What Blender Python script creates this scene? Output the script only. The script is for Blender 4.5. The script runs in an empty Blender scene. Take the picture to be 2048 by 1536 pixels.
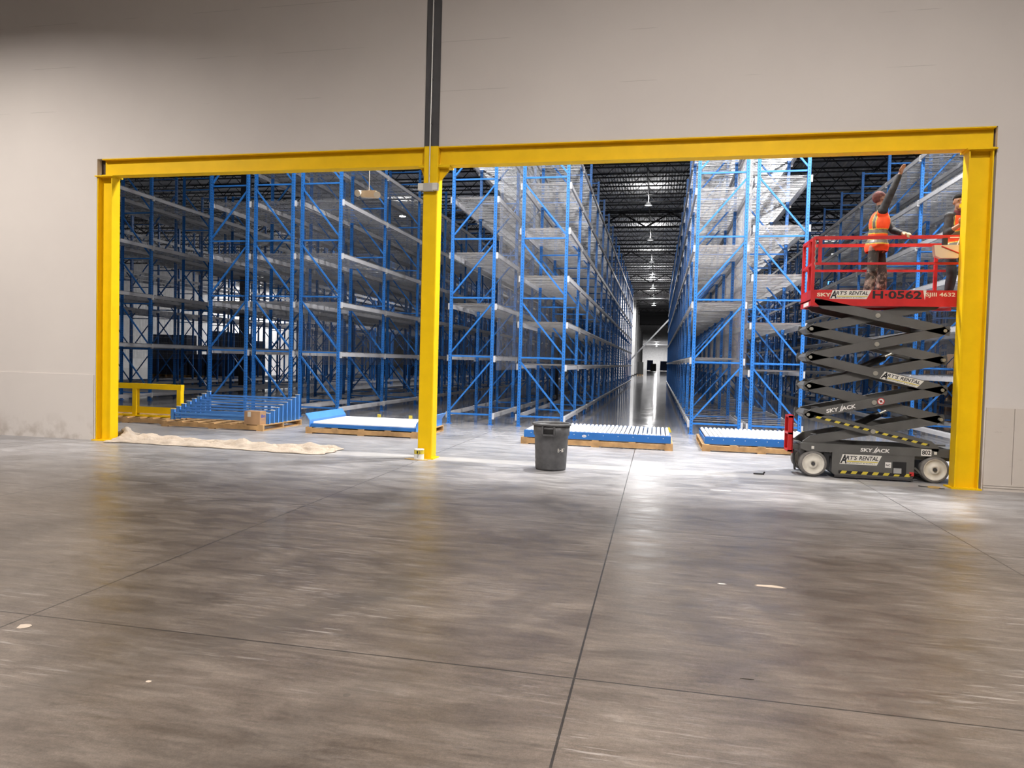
import bpy, math, random
import numpy as np
from mathutils import Vector, Matrix
random.seed(7)
S = bpy.context.scene
COL = S.collection
PI = math.pi

# ------------------------------------------------------------------ camera
F = 1409.2; CH = 1.70
R = ((0.97899152, 0.03256639, -0.20128344), (0.20216256, -0.02639923, 0.97899611), (0.02656864, -0.99912087, -0.03242833))
cam = bpy.data.cameras.new('camera'); cam.sensor_width = 36; cam.lens = 36 * F / 2048
cam.clip_start = .05; cam.clip_end = 600
cam_o = bpy.data.objects.new('camera', cam); COL.objects.link(cam_o)
cam_o.matrix_world = Matrix(((R[0][0], -R[0][1], -R[0][2], 0), (R[1][0], -R[1][1], -R[1][2], 0), (R[2][0], -R[2][1], -R[2][2], CH), (0, 0, 0, 1)))
S.camera = cam_o

def ray(px, py):
    v = (px - 1024, py - 768, F)
    return [sum(R[i][k] * v[k] for k in range(3)) for i in range(3)]
def atY(px, py, Y):                     # the point seen at a pixel, on the plane y = Y
    d = ray(px, py); t = Y / d[1]
    return d[0] * t, CH + d[2] * t
def ground(px, py, z=0.0):
    d = ray(px, py); t = (z - CH) / d[2]
    return d[0] * t, d[1] * t

# ------------------------------------------------------------------ materials
def lin(c):
    return tuple((x / 12.92 if x <= .04045 else ((x + .055) / 1.055) ** 2.4) for x in c)
def mat(name, col, rough=.5, metal=0.0, var=0.0, vscale=6.0, bump=0.0, bscale=40.0, spec=.5, emit=None, estr=0):
    m = bpy.data.materials.new(name); m.use_nodes = True
    nt = m.node_tree; b = nt.nodes['Principled BSDF']
    b.inputs['Base Color'].default_value = (*col, 1); b.inputs['Roughness'].default_value = rough
    b.inputs['Metallic'].default_value = metal; b.inputs['Specular IOR Level'].default_value = spec
    if emit:
        b.inputs['Emission Color'].default_value = (*emit, 1); b.inputs['Emission Strength'].default_value = estr
    if var or bump:
        tc = nt.nodes.new('ShaderNodeTexCoord')
    if var:
        n = nt.nodes.new('ShaderNodeTexNoise'); n.inputs['Scale'].default_value = vscale; n.inputs['Detail'].default_value = 6
        nt.links.new(tc.outputs['Object'], n.inputs['Vector'])
        r = nt.nodes.new('ShaderNodeValToRGB')
        r.color_ramp.elements[0].position = .3; r.color_ramp.elements[1].position = .7
        r.color_ramp.elements[0].color = (*[c * (1 - var) for c in col], 1)
        r.color_ramp.elements[1].color = (*[min(1, c * (1 + var)) for c in col], 1)
        nt.links.new(n.outputs['Fac'], r.inputs['Fac']); nt.links.new(r.outputs['Color'], b.inputs['Base Color'])
    if bump:
        n2 = nt.nodes.new('ShaderNodeTexNoise'); n2.inputs['Scale'].default_value = bscale; n2.inputs['Detail'].default_value = 4
        nt.links.new(tc.outputs['Object'], n2.inputs['Vector'])
        bp = nt.nodes.new('ShaderNodeBump'); bp.inputs['Strength'].default_value = bump; bp.inputs['Distance'].default_value = .01
        nt.links.new(n2.outputs['Fac'], bp.inputs['Height']); nt.links.new(bp.outputs['Normal'], b.inputs['Normal'])
    return m

class NG:                                # tiny node-graph helper
    def __init__(s, m): s.nt = m.node_tree; s.b = s.nt.nodes['Principled BSDF']
    def n(s, t, **k):
        x = s.nt.nodes.new(t)
        for a, v in k.items(): setattr(x, a, v)
        return x
    def put(s, sock, v):
        if hasattr(v, 'is_output'): s.nt.links.new(v, sock)
        else: sock.default_value = v
    def math(s, op, a, b=0.0, c=None):
        x = s.n('ShaderNodeMath', operation=op); s.put(x.inputs[0], a); s.put(x.inputs[1], b)
        if c is not None: s.put(x.inputs[2], c)
        return x.outputs[0]
    def mix(s, f, a, b):
        x = s.n('ShaderNodeMix', data_type='RGBA'); s.put(x.inputs[0], f)
        s.put(x.inputs[6], a if hasattr(a, 'is_output') else (*a, 1)); s.put(x.inputs[7], b if hasattr(b, 'is_output') else (*b, 1))
        return x.outputs[2]
    def noise(s, vec, scale, detail=5, rough=.55, dist=0):
        x = s.n('ShaderNodeTexNoise'); s.nt.links.new(vec, x.inputs['Vector'])
        x.inputs['Scale'].default_value = scale; x.inputs['Detail'].default_value = detail
        x.inputs['Roughness'].default_value = rough; x.inputs['Distortion'].default_value = dist
        return x.outputs['Fac']
    def ramp(s, f, lo, hi, a=0.0, b=1.0):
        x = s.n('ShaderNodeMapRange'); x.clamp = True
        s.put(x.inputs[0], f); x.inputs[1].default_value = lo; x.inputs[2].default_value = hi
        x.inputs[3].default_value = a; x.inputs[4].default_value = b
        return x.outputs[0]

M = {}
M['yellow'] = mat('yellow_paint', (.90, .575, .004), .5, var=.05, vscale=3, spec=.22)
M['blue'] = mat('blue_powder_coat', (.020, .155, .50), .42, var=.05)
M['blue_light'] = mat('light_blue_powder_coat', (.09, .30, .78), .4, var=.05)
M['beam'] = mat('grey_beam_paint', (.46, .46, .48), .42, var=.05)
M['bracket'] = mat('pale_beam_bracket', (.58, .58, .58), .45)
M['zinc'] = mat('galvanised_wire', (.55, .56, .58), .35, metal=.85, var=.15, vscale=9)
M['dgrey'] = mat('dark_grey_paint', (.045, .043, .045), .5, var=.1)
M['gapshade'] = mat('dark_gap_shade', (.045, .028, .024), .7)  # dark colour standing for shade inside the gaps of the opening
M['wood'] = mat('raw_pine', (.50, .30, .13), .7, var=.3, vscale=5, bump=.2)
M['card'] = mat('corrugated_cardboard', (.42, .25, .13), .8, var=.08)
M['roller'] = mat('white_roller', (.82, .82, .80), .4, var=.06)
M['liftgrey'] = mat('lift_grey_paint', (.098, .096, .091), .45, var=.12, vscale=4)
M['black'] = mat('black_plastic', (.012, .012, .013), .45)
M['red'] = mat('red_paint', (.52, .018, .018), .42, var=.12, vscale=5)
M['white'] = mat('white_vinyl', (.80, .78, .74), .5)
M['silver'] = mat('silver_vinyl', (.72, .70, .64), .45)
M['ink'] = mat('black_ink', (.01, .01, .012), .5)
M['inkblue'] = mat('blue_ink', (.03, .08, .4), .6)
M['cream'] = mat('cream_lettering', (.75, .66, .48), .5)
M['hubwhite'] = mat('white_wheel_paint', (.66, .62, .54), .5, var=.12, vscale=12)
M['tyre'] = mat('grey_rubber', (.16, .15, .14), .75, var=.2, vscale=20)
M['pin'] = mat('zinc_pin', (.55, .53, .46), .35, metal=.6)
M['can'] = mat('grey_bin_plastic', (.085, .085, .088), .55, var=.22, vscale=14)
M['cloth'] = mat('canvas_cloth', (.46, .385, .31), .9, var=.15, vscale=5, bump=1.0, bscale=22)
M['ivory'] = mat('ivory_plastic', (.66, .53, .38), .45)
M['lens'] = mat('clear_lens', (.72, .70, .66), .15)
M['conduit'] = mat('metal_conduit', (.62, .60, .57), .35, metal=.5)
M['housing'] = mat('lamp_housing', (.45, .45, .45), .4, metal=.3)
M['lamp_on'] = mat('lamp_lens_lit', (.9, .9, .9), .4, emit=(1, .98, .95), estr=60)
M['lamp_dim'] = mat('lamp_lens_faint', (.7, .7, .7), .4, emit=(1, 1, 1), estr=.9)
M['lamp_off'] = mat('lamp_lens_unlit', (.55, .55, .55), .4)
M['joist'] = mat('black_steel', (.022, .022, .024), .6)
M['post_dark'] = mat('dark_building_column', (.05, .05, .055), .6)
M['concrete'] = mat('white_concrete', (.60, .60, .60), .8, var=.1, vscale=2)
M['wrapdark'] = mat('dark_wrapped_load', (.03, .045, .09), .3, var=.4, vscale=5)
M['tarp'] = mat('blue_load_wrap', (.03, .08, .28), .4, var=.3)
M['skin'] = mat('skin', (.36, .19, .13), .55)
M['skin2'] = mat('skin_tan', (.32, .17, .10), .55)
M['hair'] = mat('black_hair', (.010, .008, .007), .9, spec=.08)
M['orange'] = mat('orange_vest_fabric', (.95, .10, .02), .75, var=.06)
M['reflect'] = mat('reflective_tape', (.13, .125, .10), .4)
M['lime'] = mat('lime_tape', (.62, .50, .05), .6)
M['sleeve'] = mat('black_sleeve', (.02, .02, .022), .8, var=.8, vscale=16)
M['pants'] = mat('dark_trousers', (.05, .048, .045), .85, var=.5, vscale=9)
M['jeans'] = mat('dark_jeans', (.018, .02, .026), .85, var=.5, vscale=10)
M['maroon'] = mat('dark_red_shirt', (.09, .008, .012), .85)
M['boot'] = mat('work_boot', (.03, .025, .02), .7, var=.4)
M['glove'] = mat('tan_glove', (.55, .42, .24), .8)
M['cap'] = mat('dark_red_headwear', (.13, .05, .045), .8, var=.8, vscale=11, spec=.2)
M['paper'] = mat('pale_paper', (.55, .46, .37), .85)
M['signred'] = mat('sign_red', (.55, .03, .03), .5)
M['plate'] = mat('bare_plate', (.55, .36, .12), .6, var=.2)

def make_splash_pants():                 # paint-splashed trousers of the worker with the raised arm
    m = mat('paint_splashed_trousers', (.035, .032, .028), .85); g = NG(m)
    tc = g.n('ShaderNodeTexCoord').outputs['Object']
    a = g.noise(tc, 12, 7, .7); z = g.n('ShaderNodeSeparateXYZ'); g.nt.links.new(tc, z.inputs[0])
    low = g.ramp(z.outputs[2], -.0, .85, .13, -.12)
    f = g.ramp(g.math('ADD', a, low), .50, .68)
    g.nt.links.new(g.mix(f, (.03, .028, .025), (.36, .30, .24)), g.b.inputs['Base Color'])
    return m
M['splash'] = make_splash_pants()

def make_post(name='blue_perforated_post', col=(.020, .155, .50)):
    m = mat(name, col, .42); g = NG(m)
    tc = g.n('ShaderNodeTexCoord').outputs['Object']; s = g.n('ShaderNodeSeparateXYZ'); g.nt.links.new(tc, s.inputs[0])
    gn = g.n('ShaderNodeNewGeometry'); ns = g.n('ShaderNodeSeparateXYZ'); g.nt.links.new(gn.outputs['Normal'], ns.inputs[0])
    zf = g.math('LESS_THAN', g.math('ABSOLUTE', g.math('SUBTRACT', g.math('FRACT', g.math('DIVIDE', s.outputs[2], .0762)), .5)), .2)
    fx = g.math('LESS_THAN', g.math('ABSOLUTE', g.math('ADD', s.outputs[0], 0.0)), .008)
    fy = g.math('LESS_THAN', g.math('ABSOLUTE', g.math('SUBTRACT', g.math('ABSOLUTE', s.outputs[1]), .018)), .007)
    isy = g.math('GREATER_THAN', g.math('ABSOLUTE', ns.outputs[1]), .5)
    h = g.math('ADD', g.math('MULTIPLY', isy, fx), g.math('MULTIPLY', g.math('SUBTRACT', 1.0, isy), fy))
    h = g.math('MULTIPLY', h, zf)
    g.nt.links.new(g.mix(h, col, (.004, .01, .03)), g.b.inputs['Base Color'])
    return m
M['post'] = make_post()

def make_floor():
    m = mat('polished_concrete', (.2, .18, .16), .3); g = NG(m)
    tc = g.n('ShaderNodeTexCoord').outputs['Object']; s = g.n('ShaderNodeSeparateXYZ'); g.nt.links.new(tc, s.inputs[0])
    mp = g.n('ShaderNodeMapping'); g.nt.links.new(tc, mp.inputs[0]); mp.inputs['Scale'].default_value = (1, 2.6, 1); mp.inputs['Rotation'].default_value = (0, 0, .25)
    mp2 = g.n('ShaderNodeMapping'); g.nt.links.new(tc, mp2.inputs[0]); mp2.inputs['Scale'].default_value = (1, 7, 1); mp2.inputs['Rotation'].default_value = (0, 0, -.35)
    big = g.noise(tc, .55, 3, .6); mid = g.noise(mp.outputs[0], 1.6, 5, .65, .6); scuff = g.noise(mp2.outputs[0], 2.2, 5, .7, 1.2); fine = g.noise(tc, 45, 1, .6)
    v = g.math('ADD', g.math('MULTIPLY', big, .4), g.math('ADD', g.math('MULTIPLY', mid, .45), g.math('MULTIPLY', fine, .15)))
    hall = g.ramp(g.math('ADD', s.outputs[1], g.math('MULTIPLY', mid, 1.6)), 7.4, 13.0)  # lighter towards the hall: its glare on the floor is put into the colour
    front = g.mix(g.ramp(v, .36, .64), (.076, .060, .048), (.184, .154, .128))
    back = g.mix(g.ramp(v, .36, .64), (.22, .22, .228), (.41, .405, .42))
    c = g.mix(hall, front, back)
    mp3 = g.n('ShaderNodeMapping'); g.nt.links.new(tc, mp3.inputs[0]); mp3.inputs['Scale'].default_value = (1, 6, 1); mp3.inputs['Rotation'].default_value = (0, 0, .12)
    st = g.noise(mp3.outputs[0], 3.4, 6, .72, .4); gr = g.noise(tc, 150, 0, .5)
    tone = g.math('MULTIPLY', g.ramp(st, .3, .7, .68, 1.32), g.ramp(gr, .3, .7, .90, 1.10))
    tone = g.math('MULTIPLY', tone, g.ramp(g.noise(tc, .38, 2, .5, .8), .36, .62, .80, 1.10))
    hsv = g.n('ShaderNodeHueSaturation'); g.nt.links.new(c, hsv.inputs['Color']); g.nt.links.new(tone, hsv.inputs['Value']); c = hsv.outputs[0]
    # pale scratches and scuffs, two directions, broken up into patches
    for rot, sc_, lo, amt in ((.5, (1, 16, 1), .62, .6), (-.75, (1, 14, 1), .635, .5), (.02, (1, 22, 1), .625, .55)):
        mq = g.n('ShaderNodeMapping'); g.nt.links.new(tc, mq.inputs[0]); mq.inputs['Scale'].default_value = sc_; mq.inputs['Rotation'].default_value = (0, 0, rot)
        k_ = g.math('MULTIPLY', g.ramp(g.noise(mq.outputs[0], 2.1, 3, .62, .3), lo, lo + .05), g.ramp(big, .46, .62, 0, amt))
        c = g.mix(k_, c, (.40, .37, .34))
    dots = g.n('ShaderNodeTexVoronoi'); g.nt.links.new(tc, dots.inputs['Vector']); dots.inputs['Scale'].default_value = 2.3
    dk = g.math('MULTIPLY', g.math('LESS_THAN', dots.outputs['Distance'], .045), g.math('GREATER_THAN', mid, .52))
    c = g.mix(g.math('MULTIPLY', dk, .55), c, (.05, .045, .042))
    sc = g.math('MULTIPLY', g.ramp(scuff, .56, .76), g.ramp(big, .40, .62, .05, .38))
    c = g.mix(sc, c, (.46, .43, .40))
    # bare strip where the old wall footing stood
    strip = g.math('MULTIPLY', g.ramp(g.math('ABSOLUTE', g.math('SUBTRACT', s.outputs[1], 11.55)), .26, .18), g.math('GREATER_THAN', s.outputs[0], -10.3))
    strip = g.math('MULTIPLY', strip, g.math('LESS_THAN', s.outputs[0], 4.3))
    c = g.mix(g.math('MULTIPLY', strip, .45), c, (.62, .60, .57))
    # tyre tracks: soft darker bands, front slab
    for x0, w, ang in ((-1.5, .16, .35), (.9, .13, -.3), (1.5, .12, -.3), (-2.9, .2, .55)):
        u = g.math('ADD', s.outputs[0], g.math('MULTIPLY', s.outputs[1], -ang))
        d = g.math('ABSOLUTE', g.math('SUBTRACT', u, x0 - ang * 3.0))
        k = g.math('MULTIPLY', g.ramp(d, w, w * .6), g.ramp(big, .42, .58, .1, .55))
        k = g.math('MULTIPLY', k, g.ramp(s.outputs[1], 6.5, 4.0))
        c = g.mix(k, c, (.085, .072, .060))
    # saw-cut joints
    jx = g.math('ABSOLUTE', g.math('SUBTRACT', g.math('FRACT', g.math('DIVIDE', g.math('ADD', s.outputs[0], .385 + 3.475 * .5 + 3.475 * 40), 3.475)), .5))
    jy = g.math('ABSOLUTE', g.math('SUBTRACT', g.math('FRACT', g.math('DIVIDE', g.math('ADD', s.outputs[1], -3.745 + 3.6 * .5 + 3.6 * 40), 3.6)), .5))
    wob = g.math('MULTIPLY', fine, .0012)
    j = g.math('MAXIMUM', g.math('LESS_THAN', jx, g.math('ADD', wob, .0012)), g.math('LESS_THAN', jy, g.math('ADD', wob, .0009)))
    c = g.mix(g.math('MULTIPLY', j, .9), c, (.02, .018, .017))
    g.nt.links.new(c, g.b.inputs['Base Color'])
    r = g.ramp(mid, .35, .65, .24, .40); r = g.math('ADD', r, g.math('MULTIPLY', sc, .25)); k = g.ramp(s.outputs[1], 14.5, 18.5); r = g.math('ADD', r, .05)
    r = g.math('ADD', g.math('MULTIPLY', r, g.math('SUBTRACT', 1.0, k)), g.math('MULTIPLY', k, g.ramp(mid, .35, .65, .05, .11)))
    g.nt.links.new(r, g.b.inputs['Roughness'])
    bp = g.n('ShaderNodeBump'); bp.inputs['Strength'].default_value = .08; bp.inputs['Distance'].default_value = .02
    g.nt.links.new(mid, bp.inputs['Height']); g.nt.links.new(bp.outputs[0], g.b.inputs['Normal'])
    return m
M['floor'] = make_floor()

def make_wall():
    m = mat('off_white_wall_paint', (.68, .63, .58), .75); g = NG(m)
    tc = g.n('ShaderNodeTexCoord').outputs['Object']; s = g.n('ShaderNodeSeparateXYZ'); g.nt.links.new(tc, s.inputs[0])
    n1 = g.noise(tc, .5, 4); n2 = g.noise(tc, 3, 5)
    c = g.mix(g.ramp(n1, .35, .65), (.665, .615, .575), (.70, .65, .605))
    mp = g.n('ShaderNodeMapping'); g.nt.links.new(tc, mp.inputs[0]); mp.inputs['Scale'].default_value = (.45, 1, .1)
    seg = g.ramp(g.noise(mp.outputs[0], 1.6, 2), .56, .60)
    zf = g.math('ABSOLUTE', g.math('SUBTRACT', g.math('FRACT', g.math('DIVIDE', g.math('SUBTRACT', s.outputs[2], .10), .81)), .5))
    ln = g.math('MULTIPLY', g.math('LESS_THAN', zf, .0045), seg)
    ln = g.math('MULTIPLY', ln, g.math('GREATER_THAN', s.outputs[2], 5.4))
    c = g.mix(g.math('MULTIPLY', ln, .32), c, (.22, .2, .18))
    low = g.math('MULTIPLY', g.ramp(s.outputs[2], .5, 0), g.ramp(n2, .5, .66))
    c = g.mix(g.math('MULTIPLY', low, .6), c, (.32, .26, .21))
    g.nt.links.new(c, g.b.inputs['Base Color'])
    return m
M['wall'] = make_wall()

def make_deck():
    m = mat('roof_deck', (.80, .80, .80), .6); g = NG(m)
    tc = g.n('ShaderNodeTexCoord').outputs['Object']
    w = g.n('ShaderNodeTexWave', wave_type='BANDS', bands_direction='X'); g.nt.links.new(tc, w.inputs['Vector']); w.inputs['Scale'].default_value = 2.1
    bp = g.n('ShaderNodeBump'); bp.inputs['Strength'].default_value = .8; bp.inputs['Distance'].default_value = .05
    g.nt.links.new(w.outputs['Fac'], bp.inputs['Height']); g.nt.links.new(bp.outputs[0], g.b.inputs['Normal'])
    return m
M['deck'] = make_deck()

def make_panel():
    m = mat('scuffed_white_board', (.66, .60, .54), .7); g = NG(m)
    tc = g.n('ShaderNodeTexCoord').outputs['Object']
    mp = g.n('ShaderNodeMapping'); g.nt.links.new(tc, mp.inputs[0]); mp.inputs['Scale'].default_value = (3, 3, 9)
    k = g.ramp(g.noise(mp.outputs[0], 1.4, 8, .72), .62, .72)
    c = g.mix(g.math('MULTIPLY', k, .6), (.64, .575, .51), (.25, .19, .16))
    g.nt.links.new(c, g.b.inputs['Base Color'])
    return m
M['board'] = make_panel()

# ------------------------------------------------------------------ mesh building
class MB:
    def __init__(s): s.v = []; s.f = []; s.m = []; s.sm = []
    def add(s, vs, fs, mi=0, smooth=False):
        o = len(s.v); s.v += [tuple(p) for p in vs]
        for f in fs: s.f.append(tuple(i + o for i in f)); s.m.append(mi); s.sm.append(smooth)
        return s
    def box(s, x0, x1, y0, y1, z0, z1, mi=0):
        return s.add([(x0, y0, z0), (x1, y0, z0), (x1, y1, z0), (x0, y1, z0), (x0, y0, z1), (x1, y0, z1), (x1, y1, z1), (x0, y1, z1)],
                     [(0, 3, 2, 1), (4, 5, 6, 7), (0, 1, 5, 4), (1, 2, 6, 5), (2, 3, 7, 6), (3, 0, 4, 7)], mi)
    def frame(s, p, q, up=(0, 0, 1)):
        p, q = Vector(p), Vector(q); d = (q - p); L = d.length; d = d / L; u = Vector(up)
        if abs(d.dot(u)) > .98: u = Vector((0, 1, 0)) if abs(d.y) < .9 else Vector((1, 0, 0))
        a = d.cross(u).normalized(); b = a.cross(d).normalized()
        return p, q, d, a, b
    def bar(s, p, q, w, h=None, up=(0, 0, 1), mi=0, caps=True):
        h = w if h is None else h
        p, q, d, a, b = s.frame(p, q, up); vs = []
        for e in (p, q):
            for i, j in ((-1, -1), (1, -1), (1, 1), (-1, 1)): vs.append(e + a * (i * w / 2) + b * (j * h / 2))
        fs = [(0, 1, 5, 4), (1, 2, 6, 5), (2, 3, 7, 6), (3, 0, 4, 7)]
        if caps: fs += [(3, 2, 1, 0), (4, 5, 6, 7)]
        return s.add(vs, fs, mi)
    def cyl(s, p, q, r, n=12, r2=None, mi=0, caps=True, smooth=True):
        r2 = r if r2 is None else r2
        p, q, d, a, b = s.frame(p, q); vs = []
        for e, rr in ((p, r), (q, r2)):
            for k in range(n):
                t = 2 * PI * k / n; vs.append(e + a * (rr * math.cos(t)) + b * (rr * math.sin(t)))
        s.add(vs, [(k, (k + 1) % n, n + (k + 1) % n, n + k) for k in range(n)], mi, smooth)
        if caps: s.add(vs, [tuple(range(n - 1, -1, -1)), tuple(range(n, 2 * n))], mi)
        return s
    def lathe(s, prof, n=32, c=(0, 0, 0), mi=0, smooth=True):
        vs = []
        for r, z in prof:
            for k in range(n):
                t = 2 * PI * k / n; vs.append((c[0] + r * math.cos(t), c[1] + r * math.sin(t), c[2] + z))
        fs = [(i * n + k, i * n + (k + 1) % n, (i + 1) * n + (k + 1) % n, (i + 1) * n + k) for i in range(len(prof) - 1) for k in range(n)]
        return s.add(vs, fs, mi, smooth)
    def prism(s, poly, f0, f1, mi=0, mi_end=None):     # poly: 2D list; f0, f1 map (a, b) to 3D at both ends
        n = len(poly); vs = [f0(a, b) for a, b in poly] + [f1(a, b) for a, b in poly]
        s.add(vs, [(k, (k + 1) % n, n + (k + 1) % n, n + k) for k in range(n)], mi)
        return s.add(vs, [tuple(range(n - 1, -1, -1)), tuple(range(n, 2 * n))], mi if mi_end is None else mi_end)
    def mesh(s, name, mats):
        me = bpy.data.meshes.new(name); me.from_pydata(s.v, [], s.f)
        for m in (mats if isinstance(mats, (list, tuple)) else [mats]): me.materials.append(M[m] if isinstance(m, str) else m)
        me.polygons.foreach_set('material_index', s.m); me.polygons.foreach_set('use_smooth', s.sm)
        me.update(); return me
    def build(s, name, mats, parent=None, loc=None):
        return put(name, s.mesh(name, mats), parent, loc)

def put(name, me, parent=None, loc=None):
    o = bpy.data.objects.new(name, me); COL.objects.link(o)
    if parent is not None: o.parent = parent
    if loc is not None: o.location = loc
    return o
def tag(o, label=None, cat=None, group=None, kind=None):
    if label: o['label'] = label
    if cat: o['category'] = cat
    if group: o['group'] = group
    if kind: o['kind'] = kind
    return o
def empty(name, loc=(0, 0, 0), label=None, cat=None, group=None, parent=None):
    o = bpy.data.objects.new(name, None); COL.objects.link(o); o.location = loc; o.empty_display_size = .1
    if parent is not None: o.parent = parent
    return tag(o, label, cat, group)
def struct(name, mb, mats): return tag(mb.build(name, mats), kind='structure')
def inv(parent, o):                       # child built in world coordinates under a parent that stands elsewhere
    o.parent = parent; o.matrix_parent_inverse = Matrix.Translation(parent.location).inverted(); return o
def wbuild(mb, name, mats, parent):       # build in world coordinates, child of parent (or of a part of it)
    o = mb.build(name, mats)
    root = parent; off = Vector((0, 0, 0))
    while root is not None: off += root.location; root = root.parent
    for v in o.data.vertices: v.co -= off
    o.parent = parent; return o

FONT = {}
def text_verts(txt, shear=0.0, bold=0.0):
    key = (txt, shear, bold)
    if key in FONT: return FONT[key]
    cu = bpy.data.curves.new('lettering', 'FONT'); cu.body = txt; cu.shear = shear; cu.offset = bold; cu.resolution_u = 3
    o = bpy.data.objects.new('lettering', cu); COL.objects.link(o)
    dg = bpy.context.evaluated_depsgraph_get(); me = bpy.data.meshes.new_from_object(o.evaluated_get(dg))
    vs = [tuple(v.co) for v in me.vertices]; fs = [tuple(p.vertices) for p in me.polygons]
    bpy.data.objects.remove(o); bpy.data.curves.remove(cu); bpy.data.meshes.remove(me)
    xs = [v[0] for v in vs]; ys = [v[1] for v in vs]; x0, x1, y0, y1 = min(xs), max(xs), min(ys), max(ys)
    r = ([((v[0] - x0) / (x1 - x0), (v[1] - y0) / (y1 - y0)) for v in vs], fs)
    FONT[key] = r; return r
def lettering(txt, org, u, v, mi_mb, shear=0.0, bold=0.0, mi=0):   # fits the text in the parallelogram org, u, v
    vs, fs = text_verts(txt, shear, bold); org, u, v = Vector(org), Vector(u), Vector(v)
    mi_mb.add([org + u * a + v * b for a, b in vs], fs, mi)

# ------------------------------------------------------------------ the setting
YW = 11.42
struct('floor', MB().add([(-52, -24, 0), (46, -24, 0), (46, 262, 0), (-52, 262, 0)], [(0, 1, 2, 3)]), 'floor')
w = MB()
OX0, OX1, OZ = -10.36, 4.68, 5.262
w.box(-52, OX0, YW, YW + .2, 0, 11.3); w.box(OX1, 46, YW, YW + .2, 0, 11.3); w.box(OX0, OX1, YW, YW + .2, OZ, 11.3)
struct('wall_front', w, 'wall')
struct('wall_left', MB().box(-52.2, -52, -24, 262, 0, 11.3), 'concrete')
struct('wall_right', MB().box(46, 46.2, -24, 262, 0, 11.3), 'concrete')
struct('wall_back', MB().box(-52, 46, 262, 262.2, 0, 11.3), 'concrete')
struct('wall_rear', MB().box(-52, 46, -24.2, -24, 0, 11.3), 'wall')
struct('ceiling', MB().box(-52, 46, -24, 129.3, 11.3, 11.4).box(-52, 46, 129, 262, 8.8, 8.9), 'deck')
struct('wall_header', MB().box(-52, 46, 129, 129.3, 8.8, 11.3), 'joist')
# boards at the foot of the wall
struct('trim_1', MB().box(-16.5, -10.395, YW - .015, YW, .0, 1.235), 'wall')
struct('trim_2', MB().box(4.70, 5.062, YW - .018, YW, .10, 1.205), 'board')
struct('trim_3', MB().box(5.072, 9.5, YW - .018, YW, .10, 1.205), 'board')
bb = MB().box(4.70, 9.5, YW - .03, YW, 0, .035).box(4.70, 9.5, YW - .026, YW, .042, .07).box(4.70, 9.5, YW - .022, YW, .076, .10)
struct('baseboard_right', bb, 'board')
struct('gap_shade_left', MB().box(OX0 + .002, -10.245, YW + .11, YW + .19, 4.95, 5.26), 'gapshade')  # added box: shade in the gap at the beam end, as dark colour
struct('gap_shade_right', MB().box(4.642, OX1 - .002, YW + .08, YW + .19, 0, 5.26), 'gapshade')  # added box: shaded slit between right column and wall, as dark colour
# yellow frame of the opening
def wsection(bf, d, tf=.018, tw=.012):    # I outline, flanges at +-d/2 in a, width bf in b
    a, b, t, w_ = d / 2, bf / 2, tf, tw / 2
    return [(-a, -b), (-a + t, -b), (-a + t, -w_), (a - t, -w_), (a - t, -b), (a, -b), (a, b), (a - t, b), (a - t, w_), (-a + t, w_), (-a + t, b), (-a, b)]
def steel_column(x0, x1, lab):
    t = empty('steel_column', ((x0 + x1) / 2, YW + .07, 0), lab, 'column')
    xc, yc = (x0 + x1) / 2, YW + .08
    mb = MB().prism(wsection(.20, x1 - x0), lambda a, b: (xc + a, yc + b, .02), lambda a, b: (xc + a, yc + b, 4.925))
    wbuild(mb, 'shaft', 'yellow', t)
    wbuild(MB().box(x0 - .05, x1 + .03, yc - .15, yc + .15, 0, .02), 'base_plate', 'yellow', t)
    wbuild(MB().box(x0 - .035, x1 + .035, yc - .135, yc + .135, 4.925, 4.945), 'cap_plate', 'yellow', t)
    return t
steel_column(-10.335, -10.02, 'yellow steel column at the left end of the wall opening')
steel_column(4.316, 4.64, 'yellow steel column at the right end of the wall opening beside the lift')
def lintel(x0, x1, lab):
    t = empty('lintel_beam', ((x0 + x1) / 2, YW + .07, 4.95), lab, 'beam')
    yc = YW + .08; zc = (4.945 + 5.255) / 2
    mb = MB().prism(wsection(.20, .31, .016, .02), lambda a, b: (x0, yc + b, zc + a), lambda a, b: (x1, yc + b, zc + a))
    wbuild(mb, 'beam_section', 'yellow', t); return t
lintel(-10.24, -3.962, 'yellow steel beam over the left half of the wall opening')
lintel(-3.698, 4.655, 'yellow steel beam over the right half of the wall opening')
t = empty('centre_column', (-3.83, YW + .1, 0), 'square column splitting the opening, yellow below and dark grey above', 'column')
def boxcol(x0, x1, y0, y1, z0, z1, c=.012):
    return MB().prism([(x0 + c, y0), (x1 - c, y0), (x1, y0 + c), (x1, y1 - c), (x1 - c, y1), (x0 + c, y1), (x0, y1 - c), (x0, y0 + c)], lambda a, b: (a, b, z0), lambda a, b: (a, b, z1))
tag(wbuild(boxcol(-3.955, -3.705, YW - .03, YW + .23, .018, 5.262), 'lower_shaft', 'yellow', t), 'yellow lower shaft')
tag(wbuild(boxcol(-3.955, -3.705, YW - .03, YW + .23, 5.262, 11.28), 'upper_shaft', 'dgrey', t), 'dark grey upper shaft')
wbuild(MB().box(-4.0, -3.66, YW - .07, YW + .27, 0, .018), 'base_plate', 'yellow', t)
br = MB().box(-3.705, -3.50, YW - .02, YW + .20, 4.915, 4.943).prism([(0, 0), (.16, 0), (.16, -.05), (.03, -.2), (0, -.2)], lambda a, b: (-3.705 + a, YW + .07, 4.915 + b), lambda a, b: (-3.705 + a, YW + .09, 4.915 + b))
wbuild(br, 'seat_bracket', 'yellow', t)
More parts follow.
